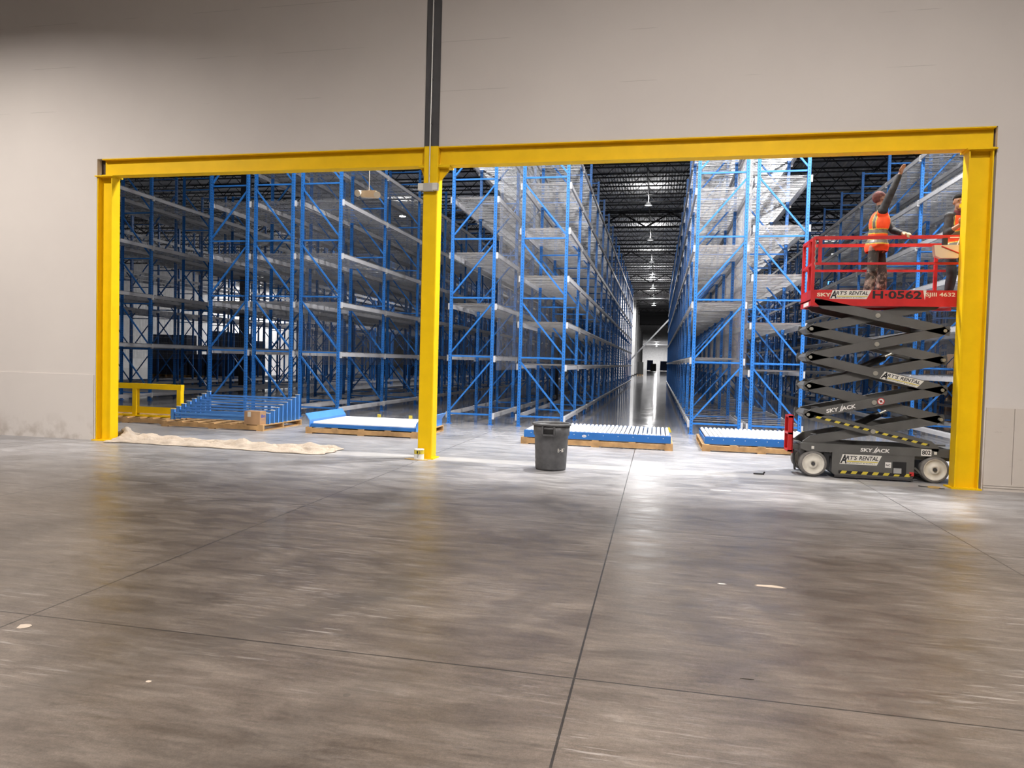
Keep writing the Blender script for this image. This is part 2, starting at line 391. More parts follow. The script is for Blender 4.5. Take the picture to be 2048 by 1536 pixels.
br = MB().box(-4.05, -3.955, YW - .02, YW + .20, 4.915, 4.943).prism([(0, 0), (-.08, 0), (-.02, -.16), (0, -.16)], lambda a, b: (-3.955 + a, YW + .07, 4.915 + b), lambda a, b: (-3.955 + a, YW + .09, 4.915 + b))
wbuild(br, 'seat_bracket', 'yellow', t)
# conduit and emergency light on the centre column
t = empty('emergency_light', (-3.845, YW - .06, 4.56), 'grey twin-head emergency light box on the front of the centre column', 'light')
wbuild(MB().box(-3.93, -3.77, YW - .10, YW - .03, 4.505, 4.635), 'housing', 'conduit', t)
for sx in (-1, 1):
    cx = -3.85 + sx * .125
    h = MB().box(cx - .045, cx + .045, YW - .12, YW - .04, 4.515, 4.63)
    hd = wbuild(h, 'lamp_head', 'lens', t)
    g_ = MB()
    for k in range(3): g_.box(cx - .04, cx + .04, YW - .123, YW - .12, 4.53 + k * .033, 4.552 + k * .033)
    wbuild(g_, 'diffuser', 'silver', hd)
t = empty('conduit_pipe', (-3.84, YW - .045, 4.64), 'thin pale conduit running up the front of the grey column', 'conduit')
wbuild(MB().cyl((-3.848, YW - .045, 4.635), (-3.83, YW - .045, 11.2), .012, 8), 'pipe', 'conduit', t)
for z in (5.62, 6.35, 7.6, 9): wbuild(MB().box(-3.865, -3.815, YW - .05, YW - .03, z, z + .03), 'clip', 'dgrey', t)
# hanging emergency light
x0, z0 = atY(738, 388, 12.6)
t = empty('hanging_emergency_light', (x0, 12.6, z0), 'beige twin-head emergency light hanging from a thin rod under the left beam', 'light')
hb = MB().prism([(-.15, -.055), (.12, -.075), (.15, -.05), (.15, .05), (.12, .06), (-.12, .06), (-.15, .05)], lambda a, b: (x0 + a, 12.56, z0 + b), lambda a, b: (x0 + a, 12.66, z0 + b))
wbuild(hb, 'housing', 'ivory', t)
for sx, dz in ((-1, .02), (1, -.02)):
    c = (x0 + sx * .17, 12.55, z0 + dz)
    wbuild(MB().cyl((c[0], 12.63, c[2] + .015), (c[0] + sx * .03, 12.52, c[2] - .02), .045, 16, .065), 'lamp_head', 'lens', t)
wbuild(MB().cyl((x0 + .0, 12.6, z0 + .06), (x0 + .0, 12.6, 10.6), .009, 8), 'rod', 'conduit', t)

# roof joists over the rack hall
j = MB(); JL, JR, D_ = -52, 46, .68
j.box(JL, JR, -.055, -.01, 0, .05); j.box(JL, JR, .01, .055, 0, .05); j.box(JL, JR, -.055, -.01, D_ - .05, D_); j.box(JL, JR, .01, .055, D_ - .05, D_)
x = JL; k = 0
while x < JR - .6:
    j.bar((x, 0, .03 if k % 2 == 0 else D_ - .03), (x + .6, 0, D_ - .03 if k % 2 == 0 else .03), .03, caps=False); x += .6; k += 1
jm = j.mesh('roof_joist', 'joist')
for k in range(66):
    y = 13.2 + k * 1.76
    tag(put('roof_joist', jm, None, (0, y, 10.6)), kind='structure')
gd = MB()
gd.box(JL, JR, -.12, .12, 0, .08); gd.box(JL, JR, -.12, .12, .9, .98)
x = JL; k = 0
while x < JR - 1.5:
    gd.bar((x, 0, .05 if k % 2 == 0 else .93), (x + 1.5, 0, .93 if k % 2 == 0 else .05), .09, caps=False); x += 1.5; k += 1
gm = gd.mesh('roof_girder', 'joist')
for y in (30.0, 45.4, 60.8, 76.2, 91.6, 107, 122.4): tag(put('roof_girder', gm, None, (0, y, 10.3)), kind='structure')
for x in (-30, -14.1, -.75, 9.9, 22):
    br_ = MB()
    for dz in (.03, .65): br_.box(x - .02, x + .02, 13.2, 128, 10.6 + dz - .02, 10.6 + dz + .02)
    tag(br_.build('roof_bridging', 'joist'), kind='structure')
# big pipe under the roof of the far building part
rp = MB().cyl((-3, 128, 10.4), (10, 128, 10.4), .2, 12)
# building columns standing among the racks
for x, y, lab in ((-4.33, 30.0, 'dark square building column standing between the rack rows left of the central aisle'), (-18.6, 29.2, 'dark square building column among the racks behind the left yellow guard rail')):
    t = empty('building_column', (x, y, 0), lab, 'column')
    wbuild(boxcol(x - .17, x + .17, y - .17, y + .17, .03, 10.3, .02), 'shaft', 'post_dark', t)
    wbuild(MB().box(x - .24, x + .24, y - .24, y + .24, 0, .03), 'base_plate', 'post_dark', t)
# pillars down the far end of the aisle
for k in range(9):
    y = 74 + k * 11
    t = empty('concrete_pillar', (-3.75, y, 0), ['nearest', 'second', 'third', 'fourth', 'fifth', 'sixth', 'seventh', 'eighth', 'farthest'][k] + ' pale pillar on the left of the far aisle', 'pillar', 'pillars down the far aisle')
    wbuild(MB().box(-4.1, -3.4, y - .35, y + .35, .15, 11.3), 'shaft', 'concrete', t)
    wbuild(MB().box(-4.18, -3.32, y - .43, y + .43, 0, .15), 'plinth', 'dgrey', t)

# ------------------------------------------------------------------ lamps
LW = (1.0, .985, .97)
def high_bay(x, y, z, lab, power=0, group='high bay lamps', rad=.22, shine=True, up=None):
    t = empty('high_bay_lamp', (x, y, z), lab, 'lamp', group)
    MB().lathe([(.001, .16), (.10, .16), (.12, .10), (rad, .03), (rad + .01, 0), (rad - .01, 0)], 20).build('housing', 'housing', t)
    MB().lathe([(rad - .015, .008), (.001, .004)], 20).build('lens', ('lamp_dim' if power < 100 else 'lamp_on') if power else 'lamp_off', t)
    MB().cyl((0, 0, .16), (0, 0, 11.2 - z), .012, 6).build('hanger', 'housing', t)
    if power and shine:
        L = bpy.data.lights.new('lamp_light', 'AREA'); L.shape = 'DISK'; L.size = rad * 1.8; L.energy = power; L.color = LW
        o = bpy.data.objects.new('lamp_light', L); COL.objects.link(o); o.parent = t; o.location = (0, 0, -.01)
        L2 = bpy.data.lights.new('up_fill_light', 'AREA'); L2.shape = 'DISK'; L2.size = .2; L2.energy = power * .06 if up is None else up; L2.color = LW     # added fill aimed upwards to brighten the dark ceiling
        o = bpy.data.objects.new('up_fill_light', L2); COL.objects.link(o); o.parent = t; o.location = (0, 0, .17); o.rotation_euler = (PI, 0, 0)
    return t
K = 1.0
# lit lamps above the head of the rack rows (out of view over the yellow beam)
high_bay(5.0, 14.6, 10.3, 'lit high bay lamp over the aisle mouth behind the scissor lift', 1700 * K)
high_bay(-.76, 14.0, 10.3, 'lit high bay lamp over the mouth of the central aisle', 1250 * K)
high_bay(-6.9, 15.2, 10.3, 'lit high bay lamp over the aisle mouth behind the centre column', 430 * K)
ords = ['first', 'second', 'third', 'fourth', 'fifth', 'sixth', 'seventh', 'eighth', 'ninth', 'tenth']
for k, y in enumerate((38.8, 49.6, 60.1)): high_bay(-.76, y, 10.25, ords[k] + ' faint lamp from the front over the central aisle', 70, 'faint aisle lamps', up=40)  # real fixtures; their faint glow is added to lift the ceiling
for k, y in enumerate((71, 81.2, 93.4, 104.4)): high_bay(-.8, y, 10.3, ords[k] + ' glowing lamp from the front over the central aisle', 1500 * K, 'lit aisle lamps', .3)
for k, y in enumerate((140, 152, 165, 180, 196)): high_bay(-.6, y, 8.3, ords[k] + ' dim lamp beyond the glowing ones over the far aisle', 0, 'far aisle lamps')
high_bay(-.5, 222, 8.2, 'lit lamp before the bright far wall of the aisle, nearer one', 1500 * K, 'far wall lamps', .4)  # this lamp and the next are added to light the far wall
high_bay(-.5, 250, 8.2, 'lit lamp closest to the bright far wall of the aisle', 3600 * K, 'far wall lamps', .4)
high_bay(-15.45, 40.8, 10.3, 'glowing lamp seen between the centre column and the rack row left of it', 900 * K)
high_bay(-36.1, 67.4, 10.3, 'glowing lamp seen through the left rack frames, far back', 1800 * K)
high_bay(12.3, 56.4, 10.3, 'glowing lamp seen through the red platform rails', 1500 * K)
# lamps added to brighten the pale left wall, behind the racks
for k, (x, y) in enumerate(((-48.8, 80), (-48.8, 88))): high_bay(x, y, 10.3, ords[k] + ' lit lamp by the pale wall behind the left racks', 1700 * K, 'wall lamps')
# front room: lamps with a deep reflector
def front_lamp(x, y, z, power, lab, half, up=0):
    t = empty('reflector_lamp', (x, y, z), lab, 'lamp', 'front room lamps')
    MB().lathe([(.001, .25), (.1, .25), (.28, 0), (.27, 0), (.09, .23)], 24).build('reflector', 'housing', t)
    MB().cyl((0, 0, .25), (0, 0, 11.2 - z), .012, 6).build('hanger', 'housing', t)
    L = bpy.data.lights.new('lamp_light', 'AREA'); L.shape = 'DISK'; L.size = .4; L.energy = power; L.spread = half * 2; L.color = (1, .935, .885)
    o = bpy.data.objects.new('lamp_light', L); COL.objects.link(o); o.parent = t; o.location = (0, 0, .05)
    if up:                                # added upward fill, bounced off the ceiling to lift the dark wall top
        L = bpy.data.lights.new('up_fill_light', 'AREA'); L.shape = 'DISK'; L.size = .3; L.energy = up; L.color = (1, .935, .885)
        o = bpy.data.objects.new('up_fill_light', L); COL.objects.link(o); o.parent = t; o.location = (0, 0, .27); o.rotation_euler = (PI, 0, 0)
FL = 1.05
front_lamp(1.6, 3.2, 10.5, 1000 * FL, 'reflector lamp hanging in the front room right of the centre column', math.radians(80.5))
front_lamp(-12.4, 6.2, 8.8, 740 * FL, 'reflector lamp hanging in the front room by the left wall', math.radians(78))
front_lamp(-4.0, -1.5, 10.2, 420 * FL, 'reflector lamp hanging in the front room left of the camera', math.radians(80), 2300)
front_lamp(6.5, -.5, 10.2, 400 * FL, 'reflector lamp hanging in the front room right of the camera', math.radians(80), 2300)

# ------------------------------------------------------------------ pallet racks
CC = 1.14; PH = 8.5; PW = .076
def post_mesh(sgn):
    w_, d, t = PW / 2, .036, .006
    p = [(-w_, -d), (w_, -d), (w_, -d + .004), (-w_ + t, -d + t), (-w_ + t, d - t), (w_, d - t), (w_, d), (-w_, d)]
    p = [(-w_, -d), (w_, -d), (w_, -d + t), (-w_ + t, -d + t), (-w_ + t, d - t), (w_, d - t), (w_, d), (-w_, d)]
    if sgn < 0: p = [(-a, b) for a, b in reversed(p)]
    mb = MB().prism(p, lambda a, b: (a, b, .012), lambda a, b: (a, b, PH))
    mb.box(-.06, .075, -.06, .06, 0, .012, 1)
    return mb.mesh('post', ['post', 'blue'])
POST = {1: post_mesh(1), -1: post_mesh(-1)}
HZ = [.27, 1.80, 3.34, 4.885, 6.44, 8.0, 8.44]
BT = .04
hbrace = MB().bar((PW / 2, 0, 0), (CC - PW / 2, 0, 0), BT, BT).mesh('brace', 'blue')
dbrace = {1: MB().bar((PW / 2 - .01, 0, .10), (CC - PW / 2 + .01, 0, 1.40), BT, BT, up=(0, 1, 0)).mesh('brace', 'blue'),
          -1: MB().bar((PW / 2 - .01, 0, 1.40), (CC - PW / 2 + .01, 0, .10), BT, BT, up=(0, 1, 0)).mesh('brace', 'blue')}
def frame_mesh(d):
    mb = MB()
    for x in (0, CC): mb.box(x - PW / 2, x + PW / 2, -.036, .036, 0, PH)
    for z in HZ: mb.bar((PW / 2, 0, z), (CC - PW / 2, 0, z), BT, caps=False)
    for z in HZ[:5]:
        a, b = (.10, 1.40) if d > 0 else (1.40, .10)
        mb.bar((PW / 2, 0, z + a), (CC - PW / 2, 0, z + b), BT, up=(0, 1, 0), caps=False)
    return mb.mesh('upright_frame', 'blue')
FRAME = {1: frame_mesh(1), -1: frame_mesh(-1)}
def beam_mesh(L, side):
    mb = MB(); a, b = (0, .048) if side > 0 else (-.048, 0)
    h = .058
    mb.box(a, b, .036, L - .036, -h, h - .02); mb.box(a * .55, b * .55, .036, L - .036, h - .02, h)
    for y0, y1 in ((0.002, .036), (L - .036, L - .002)): mb.box(a * 1.06, b * 1.06, y0, y1, -.10, .066, 1)
    return mb.mesh('beam', ['beam', 'bracket'])
def wire(mb, p, q, r=.0042):
    return mb.bar(p, q, r * 2, caps=False)
def deck_mesh(W, bare=False):
    mb = MB(); x0, x1 = -PW / 2 - .035, CC + PW / 2 + .035
    n = 0 if bare else int(W / .10)
    for k in range(n + 1 if n else 0):
        y = .01 + (W - .02) * k / n
        wire(mb, (x0, y, 0), (x1, y, 0), .0042); wire(mb, (x0, y, 0), (x0, y, -.05), .004); wire(mb, (x1, y, 0), (x1, y, -.05), .004)
    for k in range(9 if not bare else 0):
        x_ = x0 + (x1 - x0) * k / 8; wire(mb, (x_, 0, .006), (x_, W, .006), .0032)
    for k in range(2 if bare else 4):
        y = W * (.2 + .55 * k) if bare else W * (.1 + .8 * k / 3); mb.box(x0 + .04, x1 - .04, y - .018, y + .018, -.024, -.006)
    return mb.mesh('wire_deck', 'zinc')
def panel_mesh(L, z0, z1):
    mb = MB(); n = int(L / .074)
    for k in range(n + 1):
        y = .04 + (L - .08) * k / n; wire(mb, (0, y, z0), (0, y, z1), .0023)
    m_ = int((z1 - z0) / .2)
    for k in range(m_ + 1):
        z = z0 + (z1 - z0) * k / m_; wire(mb, (.006, .04, z), (.006, L - .04, z), .0024)
    return mb.mesh('mesh_panel', 'zinc')
CACHE = {}
def cached(key, fn):
    if key not in CACHE: CACHE[key] = fn()
    return CACHE[key]
RACKGRP = 'blue pallet rack rows'
def rack(x, pitch, levels, bdir, label, nbays=16, ndet=6, ybeg=18.05, panel=0):
    t = empty('pallet_rack', (x, ybeg, 0), label, 'rack', RACKGRP)
    for k in range(nbays + 1):
        if k < ndet:
            f = empty('upright_frame', (0, k * pitch, 0), parent=t)
            put('post', POST[1], f, (0, 0, 0)); put('post', POST[-1], f, (CC, 0, 0))
            for z in HZ: put('brace', hbrace, f, (0, 0, z))
            for z in HZ[:5]: put('brace', dbrace[bdir], f, (0, 0, z))
        else: put('upright_frame', FRAME[bdir], t, (0, k * pitch, 0))
    nb = min(ndet + 1, nbays)
    while nb * len(levels) * 2 > 98: nb -= 1
    bl = cached(('b', pitch, -1), lambda: beam_mesh(pitch, -1)); brr = cached(('b', pitch, 1), lambda: beam_mesh(pitch, 1))
    W = (pitch - .1) / 2; dk = cached(('d', pitch), lambda: deck_mesh(W)); db = cached(('db', pitch), lambda: deck_mesh(W, True))
    for k in range(nb):
        for z in levels:
            put('beam', bl, t, (-PW / 2, k * pitch, z)); put('beam', brr, t, (CC + PW / 2, k * pitch, z))
            if z > .5 or 0 < x < 5:
                for q in (0, 1): put('wire_deck', db if z < .5 else dk, t, (0, k * pitch + .04 + q * (W + .02), z + .066))
        if panel:
            pm = cached(('p', pitch), lambda: panel_mesh(pitch, 1.45, 8.3))
            put('mesh_panel', pm, t, ((CC + PW / 2 + .075) if panel > 0 else (-PW / 2 - .075), k * pitch, 0))
    if nb < nbays:
        b_, d_ = MB(), MB()
        for k in range(nb, nbays):
            for z in levels:
                y0, y1 = k * pitch + .036, (k + 1) * pitch - .036
                b_.box(-PW / 2 - .045, -PW / 2, y0, y1, z - .058, z + .058); b_.box(CC + PW / 2, CC + PW / 2 + .045, y0, y1, z - .058, z + .058)
                n = 20 if z > .5 else 3
                for i in range(n):
                    y = y0 + (y1 - y0) * (i + .5) / n; d_.add([(-.05, y - .03, z + .06), (CC + .05, y - .03, z + .06), (CC + .05, y, z + .06), (-.05, y, z + .06)], [(0, 1, 2, 3)])
        tag(b_.build('beam', 'beam', t), kind='stuff'); tag(d_.build('wire_deck', 'zinc', t), kind='stuff')
    return t
LA = [.25, 1.76, 3.13, 4.47, 5.93, 7.4]; LB = [.25, 1.57, 2.67, 3.86, 5.09, 6.24, 7.4]; LC = [.27, 1.845, 3.23, 4.62, 6.02, 7.4]
LD = [.25, 1.57, 2.73, 3.90, 5.09, 6.27, 7.4]; LW_ = [.22, 1.9, 3.58, 5.25, 6.93]; LE = [.25, 1.55, 2.70, 3.85, 5.02, 6.18, 7.36]
rack(-5.41, 2.88, LA, 1, 'blue rack row just right of the centre column, backing onto the central aisle row', panel=1)
rack(-3.515, 2.88, LB, -1, 'blue rack row lining the left side of the central aisle, behind the grey bin')
rack(.865, 2.86, LC, 1, 'blue rack row lining the right side of the central aisle', panel=1)
rack(2.26, 2.86, LD, -1, 'blue rack row behind the scissor lift, backing onto the row right of the aisle')
rack(-9.755, 3.2, LA, -1, 'blue rack row behind the white conveyor pallet left of the centre column', nbays=14, panel=-1)
rack(-11.18, 3.2, LA, -1, 'blue rack row behind the right end of the stacked blue frames', nbays=14, ndet=4)
rack(-12.57, 3.2, LA, 1, 'blue rack row behind the left end of the stacked blue frames', nbays=14, ndet=4)
rack(-18.24, 3.2, LW_, -1, 'shaded blue rack row behind the yellow guard rail on pallets', nbays=14, ndet=5, panel=-1)
rack(-19.72, 3.2, LW_, 1, 'blue rack row backing onto the shaded row behind the yellow guard rail', nbays=14, ndet=3)
rack(-24.4, 3.2, LW_, -1, 'farthest left blue rack row but one, seen through the shaded rows', nbays=12, ndet=2)
rack(-25.9, 3.2, LW_, 1, 'farthest left blue rack row, deep behind the yellow guard rail', nbays=12, ndet=2)
rack(6.70, 2.85, LE, 1, 'blue rack row with white beams rising beyond the two workers', ybeg=17.75, panel=1)
rack(8.13, 2.85, LE, -1, 'blue rack row backing onto the row beyond the two workers', ybeg=17.75, ndet=3)
rack(12.6, 2.85, LE, 1, 'farthest right blue rack row, seen under the lift platform', nbays=14, ndet=2)

# ------------------------------------------------------------------ pallets and loads
def pallet(x0, x1, y0, y1, label, nb=7, h=.14):
    t = empty('wooden_pallet', ((x0 + x1) / 2, (y0 + y1) / 2, 0), label, 'pallet', 'wooden pallets')
    for y in (y0 + .03, (y0 + y1) / 2, y1 - .03): wbuild(MB().box(x0, x1, y - .03, y + .03, .022, h - .022), 'stringer', 'wood', t)
    for k in range(nb):
        x = x0 + .07 + (x1 - x0 - .14) * k / (nb - 1); wbuild(MB().box(x - .07, x + .07, y0, y1, h - .022, h), 'deck_board', 'wood', t)
    for x in (x0 + .08, (x0 + x1) / 2, x1 - .08): wbuild(MB().box(x - .08, x + .08, y0, y1, 0, .022), 'bottom_board', 'wood', t)
    return t
pallet(-13.4, -11.20, 14.45, 15.75, 'wooden pallet under the yellow guard rail')
pallet(-11.06, -8.50, 14.12, 15.86, 'long wooden pallet under the stacked blue frames', 7)
pallet(-7.52, -4.93, 14.20, 16.05, 'wooden pallet under the white conveyor left of the centre column', 5)
pallet(-2.72, .35, 14.28, 16.25, 'wooden pallet under the roller bed behind the grey bin', 5)
pallet(.93, 3.2, 14.55, 16.75, 'wooden pallet under the roller bed beside the scissor lift', 5)
# yellow guard rail
t = empty('guard_rail', (-12.0, 14.8, .14), 'yellow steel guard rail resting on the leftmost pallet', 'guard rail')
wbuild(MB().box(-13.3, -11.04, 14.76, 14.88, .80, .925), 'top_rail', 'yellow', t)
wbuild(MB().box(-13.3, -11.16, 14.78, 14.86, .22, .37), 'bottom_rail', 'yellow', t)
wbuild(MB().box(-13.25, -11.15, 14.70, 15.0, .14, .165), 'foot_plate', 'yellow', t)
for x in (-13.2, -12.31, -11.10): wbuild(boxcol(x - .06, x + .06, 14.76, 14.88, .165, .80, .01), 'post', 'yellow', t)
# blue end frames
for k in range(8):
    f = k / 7; y = 14.42 + 1.32 * f; h = .24 + .36 * f; xl, xr = -10.98, -8.56
    t = empty('end_frame', ((xl + xr) / 2, y, .14), ['shortest and frontmost', 'second', 'third', 'fourth', 'fifth', 'sixth', 'seventh', 'tallest and rearmost'][k] + ' of the nested blue steel frames on the pallet', 'frame', 'nested blue end frames')
    for x in (xl, xr):
        p = MB().box(x - .045, x + .045, y - .03, y - .022, .14, .14 + h).box(x - .045, x - .038, y - .03, y + .03, .14, .14 + h).box(x + .038, x + .045, y - .03, y + .03, .14, .14 + h)
        pp = wbuild(p, 'post', 'blue_light', t)
        wbuild(MB().box(x - .05, x + .05, y - .04, y + .04, .14 + h, .148 + h), 'cap', 'silver', pp)
    wbuild(MB().box(xl, xr, y - .02, y + .02, .14 + h - .11, .14 + h - .07), 'cross_bar', 'blue_light', t)
    wbuild(MB().box(xl, xr, y - .018, y + .018, .19, .225), 'cross_bar', 'blue_light', t)
# carton
t = empty('cardboard_box', (-8.75, 14.33, .14), 'brown cardboard box with blue print on the pallet of blue frames', 'box')
wbuild(MB().box(-8.96, -8.58, 14.12, 14.37, .14, .435), 'carton', 'card', t)
wbuild(MB().box(-8.88, -8.80, 14.118, 14.12, .31, .42), 'label_sticker', 'silver', t)
lt = MB(); lettering('ilbo', (-8.579, 14.17, .29), (0, .17, 0), (0, 0, .075), lt, 0, .03)
lettering('MATERIAL HANDLING', (-8.579, 14.19, .235), (0, .14, 0), (0, 0, .012), lt)
tag(wbuild(lt, 'lettering', 'inkblue', t), 'blue printed lettering')
# roller conveyor beds, rollers running front to back
def roller_bed(x0, x1, y0, y1, label, n, logo=True):
    t = empty('roller_bed', ((x0 + x1) / 2, (y0 + y1) / 2, .14), label, 'conveyor')
    for y, s_ in ((y0, 1), (y1, -1)):
        c = [(0, 0), (.05, 0), (.05, .006), (.006, .006), (.006, .139), (.05, .139), (.05, .145), (0, .145)]
        r_ = wbuild(MB().prism(c, lambda a, b: (x0, y + s_ * a, .145 + b), lambda a, b: (x1, y + s_ * a, .145 + b)), 'side_rail', 'blue', t)
        if s_ > 0:
            dots = MB()
            for k in range(10): 
                xx = x0 + .15 + (x1 - x0 - .3) * k / 9; dots.cyl((xx, y0 - .001, .24), (xx, y0 - .004, .24), .009, 8)
            wbuild(dots, 'bolt_heads', 'silver', r_)
            if logo:
                xx = x0 + (x1 - x0) * .42
                ov = [(xx + .045 * math.cos(a * PI / 10), .215 + .026 * math.sin(a * PI / 10)) for a in range(20)]
                wbuild(MB().prism(ov, lambda a, b: (a, y0 - .004, b), lambda a, b: (a, y0, b)), 'badge', 'white', r_)
                lt = MB(); lettering('ilbo', (xx - .03, y0 - .0045, .205), (.06, 0, 0), (0, 0, .02), lt, 0, .02); wbuild(lt, 'badge_lettering', 'inkblue', r_)
    for k in range(n):
        x = x0 + .06 + (x1 - x0 - .12) * k / (n - 1)
        wbuild(MB().cyl((x, y0 + .03, .275), (x, y1 - .03, .275), .036, 12), 'roller', 'roller', t)
    wbuild(MB().box(x1 - .02, x1, y0 + .02, y1 - .02, .15, .24), 'end_bar', 'blue', t)
    wbuild(MB().box(x0, x0 + .02, y0 + .02, y1 - .02, .15, .24), 'end_bar', 'blue', t)
    wbuild(MB().prism([(0, 0), (.07, 0), (.07, .03), (.03, .11), (0, .11)], lambda a, b: (x1 - .04 + a, y1 - .5, .24 + b), lambda a, b: (x1 - .04 + a, y1 - .47, .24 + b)), 'stop_bracket', 'lime', t)
    return t
roller_bed(-2.66, .31, 14.3, 16.15, 'blue roller bed with white rollers on the pallet behind the grey bin', 32)
roller_bed(.98, 3.15, 14.6, 16.65, 'blue roller bed with white rollers on the pallet beside the lift', 23, False)
# white conveyor with flared guides, rollers running left to right
t = empty('flared_conveyor', (-6.2, 15.1, .14), 'white roller bed with flared blue side guides left of the centre column', 'conveyor')
for y in (14.24, 15.98): wbuild(MB().box(-7.4, -5.0, y - .02, y + .02, .145, .215), 'cross_rail', 'blue', t)
for k in range(24):
    y = 14.30 + 1.62 * k / 23; wbuild(MB().cyl((-7.37, y, .225), (-5.03, y, .225), .036, 10), 'roller', 'roller', t)
for x, s_ in ((-7.42, -1), (-4.98, 1)):
    prof = [(0, .14), (0, .30), (s_ * .10, .44), (s_ * .112, .43), (s_ * .014, .29), (s_ * .014, .14)]
    if s_ > 0: prof = prof[::-1]
    wbuild(MB().prism(prof, lambda a, b: (x + a, 14.2, b), lambda a, b: (x + a, 16.02, b)), 'side_guide', 'blue_light', t)
for x in (-6.55, -5.75): wbuild(MB().box(x - .04, x + .04, 16.0, 16.03, .2, .33), 'stop_bracket', 'lime', t)

# ------------------------------------------------------------------ things on the floor
t = empty('waste_bin', (-1.615, 11.08, 0), 'grey plastic round bin standing in the opening, right of the centre column', 'bin')
body = MB()
body.lathe([(.001, .012), (.225, .012), (.236, 0), (.244, .03), (.262, .44), (.266, .54), (.284, .55), (.290, .71), (.272, .71), (.262, .55), (.24, .06), (.001, .05)], 40)
body.build('bin_body', 'can', t)
MB().lathe([(.288, .70), (.308, .703), (.312, .725), (.300, .738), (.276, .735), (.272, .71)], 40).build('rim', 'can', t)
hd = MB().box(-.105, -.08, -.315, -.27, .56, .70).box(.08, .105, -.315, -.27, .56, .70).box(-.105, .105, -.315, -.28, .555, .58)
hdl = hd.build('handle', 'can', t); hdl.rotation_euler = (0, 0, -.02)
MB().box(-.08, .08, -.293, -.285, .59, .66).build('grip_recess', 'black', t)
lt = MB(); a0 = -1.02
for i, ch in enumerate('B-17'):
    a = a0 + i * .13; r_ = .2645
    c = Vector((r_ * math.cos(a), r_ * math.sin(a), .30)); u = Vector((-math.sin(a), math.cos(a), 0)) * .026
    lettering(ch, c if ch != '-' else c + Vector((0, 0, .025)), u, (0, 0, .055 if ch != '-' else .009), lt)
tag(lt.build('painted_lettering', 'silver', t), 'worn white painted lettering')
sc = MB()
for i in range(14):
    a = -2.72 + random.uniform(-.10, .10); z = random.uniform(.08, .40); r_ = .2455 + .045 * z; d = random.uniform(.008, .025)
    sc.add([((r_ + .001) * math.cos(a), (r_ + .001) * math.sin(a), z), ((r_ + .001) * math.cos(a + d * 2), (r_ + .001) * math.sin(a + d * 2), z), ((r_ + .004) * math.cos(a + d), (r_ + .004) * math.sin(a + d), z + d * 3)], [(0, 1, 2)])
sc.build('paint_drips', 'silver', t)
# paint can on cardboard
x0, y0 = ground(846, 917)
t = empty('cardboard_sheet', (-3.95, 11.26, 0), 'flat tan cardboard sheet under the paint can at the centre column', 'cardboard')
wbuild(MB().prism([(-4.14, 11.27), (-3.86, 11.16), (-3.70, 11.20), (-3.78, 11.34), (-4.05, 11.36)], lambda a, b: (a, b, .001), lambda a, b: (a, b, .008)), 'sheet', 'plate', t)
t = empty('paint_can', (-3.878, 11.26, .008), 'white paint can with yellow label against the centre column', 'paint can')
MB().lathe([(.001, 0), (.083, 0), (.085, .01), (.083, .018), (.083, .165), (.087, .172), (.080, .178), (.07, .165), (.001, .165)], 28).build('can_body', 'white', t)
MB().lathe([(.0838, .095), (.0838, .16)], 28).build('label_band', 'lime', t)
lt = MB()
for i, ch in enumerate('15'):
    a = -1.75 + i * .42; c = Vector((.0846 * math.cos(a), .0846 * math.sin(a), .105)); u = Vector((-math.sin(a), math.cos(a), 0)) * .026
    lettering(ch, c, u, (0, 0, .045), lt)
for i in range(3):
    a = -1.75; c = Vector((.0846 * math.cos(a), .0846 * math.sin(a), .085 - i * .02)); u = Vector((-math.sin(a), math.cos(a), 0)) * (.05 - .01 * i)
    lt.add([c, c + u, c + u + Vector((0, 0, .006)), c + Vector((0, 0, .006))], [(0, 1, 2, 3)])
lt.build('lettering', 'ink', t)
# drop cloth
top = [(204, 884), (240, 873), (276, 869.5), (358, 879), (430, 883.5), (510, 888), (590, 892.5), (662, 896), (684, 898)]
bot = [(204, 885), (235, 886), (264, 887), (345, 892), (434, 897), (520, 903), (590, 908), (647, 910), (684, 900)]
tops = [ground(*p) for p in top]; bots = [ground(*p) for p in bot]
def lerpl(L, u):
    f = u * (len(L) - 1); i = min(int(f), len(L) - 2); f -= i
    return tuple(L[i][k] * (1 - f) + L[i + 1][k] * f for k in range(2))
NU, NV = 220, 44; vs = []
for i in range(NU + 1):
    u = i / NU; a, b = lerpl(tops, u), lerpl(bots, u)
    for jv in range(NV + 1):
        v = jv / NV; x, y = a[0] * (1 - v) + b[0] * v, a[1] * (1 - v) + b[1] * v
        e = math.sin(PI * v) ** .5 * min(1, u * 12, (1 - u) * 14)
        z = .008 + e * (.024 + .034 * math.sin(9 * y + 2.2 * math.sin(x * 1.7) + x * 1.3) + .024 * math.sin(23 * y + 3 * math.sin(2.3 * x)) + .018 * math.sin(13 * x + 9 * y) + .034 * (1 - abs(math.sin(17 * y - 5 * x + 2.5 * math.sin(2.9 * x)))) ** 2 + .030 * (1 - abs(math.sin(26 * y + 3 * x + 2 * math.sin(4.1 * x + 5 * y)))) ** 3) + .13 * math.exp(-((u - .16) / .07) ** 2 - ((v - .35) / .3) ** 2)
        x, y = x + .03 * math.sin(14 * y + 5 * x), y + .02 * math.sin(11 * x)
        if y < 11.70: x = max(x, -9.96)
        vs.append((x, y, max(z, .004)))
fs = [(i * (NV + 1) + q, i * (NV + 1) + q + 1, (i + 1) * (NV + 1) + q + 1, (i + 1) * (NV + 1) + q) for i in range(NU) for q in range(NV)]
o = MB().add(vs, fs, 0, True).build('drop_cloth', 'cloth')
tag(o, 'crumpled beige canvas drop cloth stretched along the floor right of the left column', 'cloth')
